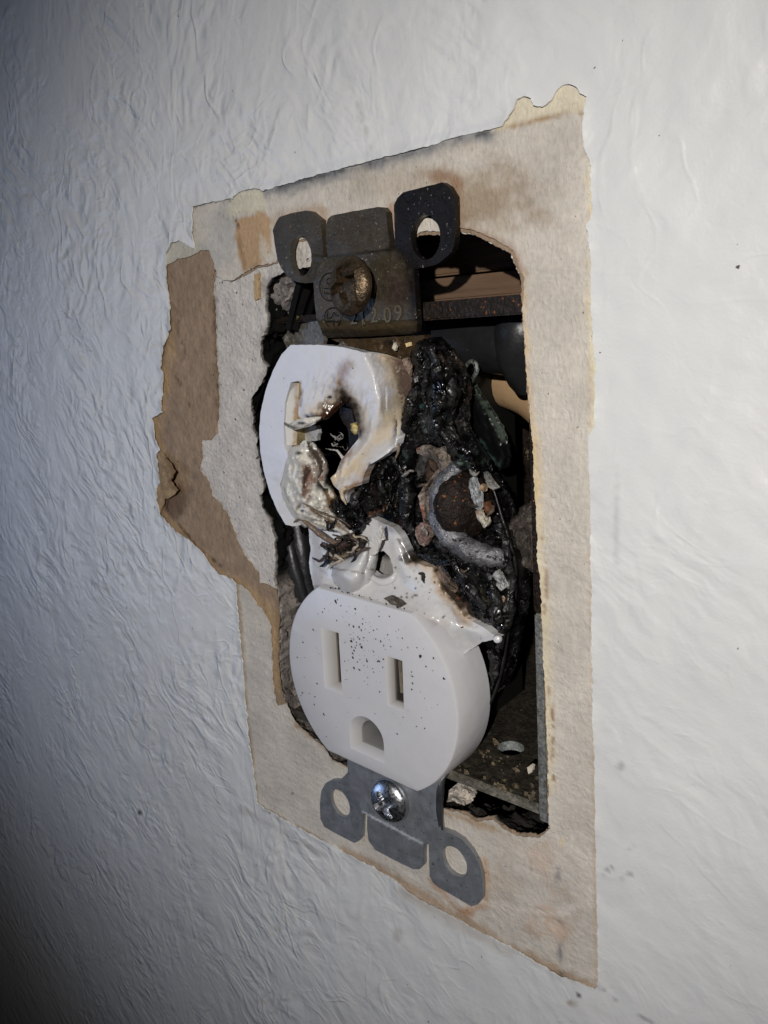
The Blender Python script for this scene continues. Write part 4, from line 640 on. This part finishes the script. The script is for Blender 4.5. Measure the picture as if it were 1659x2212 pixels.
hk = tube('hooked_wire', bp([(990,1006),(968,1030),(955,1062),(951,1098),(958,1134),(978,1162),(1006,1182),(1034,1196),(1068,1202),(1096,1206)], [-1.6,-2.2,-2.8,-3.1,-3.2,-3.2,-3,-2.6,-1.6,-.4]), [1.0,1.3,1.5,1.55,1.55,1.6,1.6,1.55,1.3,1.0], M['wirem'], None, n=20, col=A(122,122,126), amp=.34, freq=.7, sub=6, seed=4)
tag(hk, 'thick silvery grey wire hooked round the rusty terminal screw', 'wire')
# ---- mounting straps
def circ(u, y, r, n=22, sq=1.0):
    c = bp(u, y)[0]; P = np.array([(c[0] + r * math.cos(a), y, c[2] + r * sq * math.sin(a)) for a in np.linspace(0, 2 * math.pi, n, endpoint=False)]); q = pj(P); return [(a, b, y) for a, b in q]
BR = A(76,66,50,1.15); BD = A(58,54,50,1.1)
tsT = [(589,497,-1.2),(596,480,-1.2),(603,469,-1.2),(630,460,-1.2),(660,455,-1.2),(670,457,-1.2),(692,475,-1.2),(696,515,-1.3),(699,552,-1.5),(708,556,-1.6),(704,520,-1.6),(704,487,-1.6),(708,473,-1.6),(717,465,-1.6),(770,455,-1.6),(817,447,-1.6),(827,448,-1.6),(834,457,-1.6),(838,500,-1.6),(842,538,-1.6),(853,534,-1.6),(852,490,-1.6),(851,443,-1.6),(858,428,-1.6),(871,415,-1.6),(915,404,-1.6),(955,394,-1.6),(968,402,-1.6),(981,423,-1.6),(982,470,-1.6),(983,519,-1.6),(978,538,-1.6),(968,552,-1.6),(955,563,-1.6),(941,572,-1.6),(915,578,-1.6),(893,581,-1.7),(895,610,-1.8),(898,650,-1.8),(901,700,-1.4),(900,716,.2),(885,722,.8),(800,727,.9),(709,730,.9),(698,724,.4),(692,708,-.6),(684,690,-1.6),(679,650,-1.7),(677,610,-1.7),(660,612,-1.4),(645,610,-1.2),(632,605,-1.2),(620,596,-1.2),(608,580,-1.2),(599,560,-1.2),(594,530,-1.2)]
ts = relief('mounting_strap', tsT, M['bronze'], holes=[circ((649,553), -1.2, 2.25, sq=1.25), circ((919,513), -1.6, 2.35, sq=1.15)], lines=[[(697,556,-1.95),(770,549,-2),(842,541,-1.95),(893,581,-1.8)], [(690,690,-1.7),(800,692,-1.9),(898,690,-1.7)], [(693,710,-.9),(800,712,-.9),(900,704,-.9)], [(700,560,-1.8),(678,606,-1.75)]], step=4, thick=1.1, amp=.05, freq=.3, jit=.6, base=BR, parent=ou, seed=91,
    st=[('poly', [(845,380),(990,380),(1000,600),(905,740),(885,640),(870,560),(840,540)], A(17,14,15), .93, 30, 8), ('dot', (855,640,34,60), A(70,50,48), .6, .8, 6), ('line', [(700,700),(800,706),(890,702)], A(92,72,36), .7, 16, 5), ('line', [(697,556),(842,540)], A(30,28,22), .7, 5, 1.5), ('line', [(600,470),(595,500),(600,560)], A(56,54,48), .6, 14, 4), ('dot', (640,540,60,80), A(60,57,50), .6, .8, 6)], angle=35)
ts['label'] = 'smoke-blackened upper mounting strap with two eared holes'
bs_pts = [(750,1640,-1.2),(751,1668,-1.2),(735,1686,-.9),(718,1684,-.7),(703,1692,-.7),(694,1708,-.7),(691,1735,-.7),(692,1768,-.7),(700,1786,-.7),(730,1803,-.7),(765,1821,-.7),(775,1817,-.7),(783,1808,-.7),(783,1780,-.8),(784,1755,-1),(793,1760,-1.1),(793,1790,-1),(796,1815,-1),(810,1836,-1),(850,1857,-1),(893,1878,-1),(906,1878,-1),(914,1870,-1),(914,1845,-1),(915,1824,-1.1),(926,1824,-1.1),(927,1860,-.9),(928,1893,-.8),(936,1908,-.8),(952,1920,-.8),(988,1940,-.8),(1018,1958,-.8),(1032,1954,-.8),(1042,1942,-.8),(1043,1915,-.8),(1041,1888,-.8),(1032,1860,-.8),(1018,1836,-.8),(998,1814,-.9),(975,1801,-1),(952,1794,-1.2),(948,1760,-1.3),(948,1710,-1.3),(952,1690,-1.2),(962,1676,-.6),(968,1660,.4),(940,1650,-.6),(850,1640,-1.2)]
bs = relief('mounting_strap', bs_pts, M['zinc'], holes=[circ((735,1735), -.7, 2.3, sq=1.12), circ((982,1861), -.8, 2.35, sq=1.1)], lines=[[(784,1754,-1.25),(850,1789,-1.3),(914,1823,-1.25)], [(754,1690,-1.2),(784,1753,-1.2)], [(915,1823,-1.2),(952,1793,-1.2)]], step=4.5, thick=1.1, amp=.03, freq=.3, jit=.3, base=A(132,136,142,1.2), parent=ou, seed=93, angle=25, st=[('line', [(785,1755),(850,1789),(913,1823)], A(210,214,220), .9, 3.2, .5)])
bs['label'] = 'clean grey lower mounting strap with two eared holes'
tube('strap_fold', bp([(966,1668),(955,1682),(951,1710),(950,1750),(952,1790)], [.6, -.4, -.9, -.9, -.8]), [.5, .55, .6, .6, .4], M['zinc'], bs, n=10, col=A(60,62,66)).matrix_parent_inverse = Matrix.Identity(4)
# brass piece under the upper strap
relief('burnt_tab', [(715,733,1.5),(800,731,1.5),(880,726,1.5),(915,724,1.5),(916,745,1.8),(905,770,2.2),(890,790,2.6),(870,785,2.4),(840,765,1.4),(800,757,1),(755,748,1)], M['bronze'], step=4, thick=1.5, amp=.4, freq=.5, jit=1.5, base=A(70,52,28), parent=ou, seed=95, st=[('dot',(842,740,18,10),A(30,22,12),.8,.6,4)])
relief('plastic_shard', [(846,752,.4),(851,740,.2),(856,750,.3),(853,758,.4)], M['melt'], step=3, thick=.4, base=A(200,190,166), parent=ou)
relief('plastic_shard', [(875,742,1.2),(885,739,1.2),(887,747,1.2),(878,750,1.2)], M['melt'], step=3, thick=.4, base=A(206,176,120), parent=ou, seed=3)
relief('plastic_shard', [(868,776,0),(880,772,0),(887,790,0),(886,812,0),(878,800,0),(872,788,0)], M['ash'], step=3, thick=.4, base=A(140,118,100), parent=ou, seed=4)
relief('plastic_shard', [(729,748,-2),(738,736,-2.4),(748,748,-2)], M['ash'], step=3, thick=.4, base=A(120,116,108), parent=ou, seed=5)
# screws
def phillips(name, c, axis, R, h, mt, colr, arm, wid, dep, parent, up=(0, 0, 1), ang=0.3, amp=0.0):
    """pan head with a real recessed cross: dense polar grid displaced inwards"""
    ax = np.array(axis, float); ax /= np.linalg.norm(ax); u = np.cross(ax, up); u /= np.linalg.norm(u); v = np.cross(ax, u); O = np.array(c, float)
    nr, na = 46, 112; V = []; F = []
    for i in range(nr + 1):
        t = i / nr; r = R * t; hh = h * (1 - t ** 2.6) ** .6
        for k in range(na):
            a = 2 * math.pi * k / na; x, y = r * math.cos(a - ang), r * math.sin(a - ang)
            w = wid * (1 - .35 * min(1, max(abs(x), abs(y)) / arm)); d = 0
            if (abs(x) < w and abs(y) < arm) or (abs(y) < w and abs(x) < arm):
                e = max(0, 1 - max(abs(x), abs(y)) / arm); d = dep * min(1, .55 + e)
            p = O + u * r * math.cos(a) + v * r * math.sin(a) + ax * (hh - d); V.append(p)
    for i in range(nr):
        for k in range(na):
            F.append((i * na + k, i * na + (k + 1) % na, (i + 1) * na + (k + 1) % na, (i + 1) * na + k))
    s = len(V); 
    for k in range(na):
        a = 2 * math.pi * k / na; V.append(O + (u * math.cos(a) + v * math.sin(a)) * R * .96 - ax * .5)
    F += [(nr * na + k, nr * na + (k + 1) % na, s + (k + 1) % na, s + k) for k in range(na)]; F.append(tuple(s + k for k in range(na)))
    V = np.array(V)
    if amp: V += ax * (fbm(V, 1.2, 4, 3) * amp)[:, None]
    return mesh(name, V, F, M[mt], parent, np.tile(np.array(colr), (len(V), 1)), True, 35)
M['agedbrass'] = mat('aged_screw_metal', None, .4, .85, [(.5, .6, 1.5, I3), (2.4, .7, 1.3, I3)], [('FBM', 2.5, .14, 4, I3, None)], [(1.7, .68, (.02, .015, .01), .03)], rvar=(1.5, .25, .55))
s1 = phillips('mounting_screw', mid((757,618), -5.4), (-.12, -1, .10), 3.9, 1.7, 'agedbrass', A(84,68,48,1.2), 2.5, .8, 1.3, ou, amp=.03)
s2 = phillips('mounting_screw', mid((840,1731), -2.2), (.06, -1, .05), 3.75, 1.5, 'chrome', (.62,.63,.66), 2.3, .75, 1.2, ou, ang=.5)
sh0 = mid((757,618), -5.2); sh1 = sh0 + np.array([.45, 4.6, -.35])
N_ = 90; pth = []
tube('screw_shaft', [sh0, (sh0 + sh1) / 2, sh1], [1.55] * 3, M['agedbrass'], ou, n=18, col=A(46,40,34))
hel = [];
for k in range(60):
    t = k / 59; a = t * 2 * math.pi * 5; c_ = sh0 + (sh1 - sh0) * t; hel.append(c_ + np.array([math.cos(a), 0, math.sin(a)]) * 1.6)
tube('screw_thread', hel, .22, M['agedbrass'], ou, n=6, col=A(70,62,54), sub=2)
# ---- stamped marks on the upper strap
YM = -1.98
def ymark(px): return YM
def mark(pts, r=.075): 
    return tube('stamped_mark', bp(pts, [YM + .02] * len(pts)), r, M['mark'], ts, n=6, sub=3)
def zz(l): return [(663.6 + .15 * x, 553 + .15 * y) for x, y in l]
def ring(cx_, cy_, rx, ry, a0=0, a1=2 * math.pi, n=22): return [(cx_ + rx * math.cos(a), cy_ + ry * math.sin(a)) for a in np.linspace(a0, a1, n)]
mk = [zz(ring(367, 885, 118, 140, math.radians(125), math.radians(415))), zz([(300,815),(282,870),(290,890),(345,888),(382,812),(405,845),(450,870)]), zz([(275,942),(360,938),(450,945)]), zz([(372,944),(374,1005)]), zz(ring(320, 445, 140, 200, math.radians(60), math.radians(285))), zz([(240,468),(300,470),(360,462)]), zz([(250,500),(258,540),(350,546)]), zz([(370,322),(300,325),(280,360),(295,400),(350,400),(360,430),(310,436)])]
for l in mk: mark(l).matrix_parent_inverse = Matrix.Identity(4)
def text(s, px, size, squ=.62):
    cu = bpy.data.curves.new('txt', 'FONT'); cu.body = s; cu.size = size; cu.extrude = .03; cu.offset = 0
    to = bpy.data.objects.new('txt', cu); COL.objects.link(to); dg = bpy.context.evaluated_depsgraph_get(); me = bpy.data.meshes.new_from_object(to.evaluated_get(dg)); bpy.data.objects.remove(to)
    c = mid(px, YM); V = [(c[0] + v.co.x, YM + .01 - v.co.z, c[2] + v.co.y) for v in me.vertices]; F = [tuple(p.vertices) for p in me.polygons]
    return mesh('stamped_number', V, F, M['mark2'], ts, None, False)
M['mark2'] = mat('stamped_number', (.13, .11, .07), .5, .4)
for ch, px in (('2', (756,701)), ('1', (776,702)), ('.', (783,701)), ('2', (800,697)), ('.', (816,692)), ('0', (829,697)), ('9', (852,693))):
    text(ch, px, 2.9).matrix_parent_inverse = Matrix.Identity(4)
# ---- loose soot and crumbs
pts = []
while len(pts) < 190:
    q = (rng.normal(775, 45), rng.normal(1400, 55)) if rng.random() < .55 else (rng.uniform(650, 960), rng.uniform(1290, 1600))
    if 690 < q[0] < 742 and 1350 < q[1] < 1500 or 828 < q[0] < 878 and 1405 < q[1] < 1540 or 750 < q[0] < 835 and 1545 < q[1] < 1655: continue
    a, b = loc(q)
    if math.hypot(a, b) < 16.2 and abs(b) < 13.4: pts.append(bp(q, yF - .01)[0])
o = crumbs('soot_flakes', pts, .12, 'flake', CH, None, 5, .3); tag(o, 'fine black soot flakes scattered over the lower outlet face', 'soot', None, 'stuff')
pts = [bp((x, 1268 + (x - 690) * .3 + rng.uniform(2, 16)), rng.uniform(-5.6, -4.6))[0] for x in rng.uniform(700, 880, 46)]
pts = [(p[0], p[1], fpt(0, H0 + .12, 0)[2] - (p[0] - cx) * .038) for p in pts]
o = crumbs('soot_grains', pts, .12, 'flake', CH, None, 15, .6); tag(o, 'soot grains lying on the flat top edge of the lower outlet face', 'soot', None, 'stuff')
pts = [(rng.uniform(8, 26), 0, 0) for _ in range(60)]; pts = [(p[0], rng.uniform(1.2, 9) if rng.random() < .7 else rng.uniform(1, 22), -31.25) for p in pts]
o = crumbs('box_debris', pts, .32, 'ash', A(104,90,64), None, 6, 1.2); tag(o, 'tan and grey crumbs lying on the rusty floor of the metal box', 'debris', None, 'stuff')
o = relief('plaster_chip', [(1138,1658,3),(1146,1652,3),(1152,1655,3),(1150,1668,3),(1142,1672,3)], M['gyp'], step=3, thick=.6, jit=1.2, base=A(190,180,160)); tag(o, 'single pale plaster chip on the floor of the metal box', 'chip')
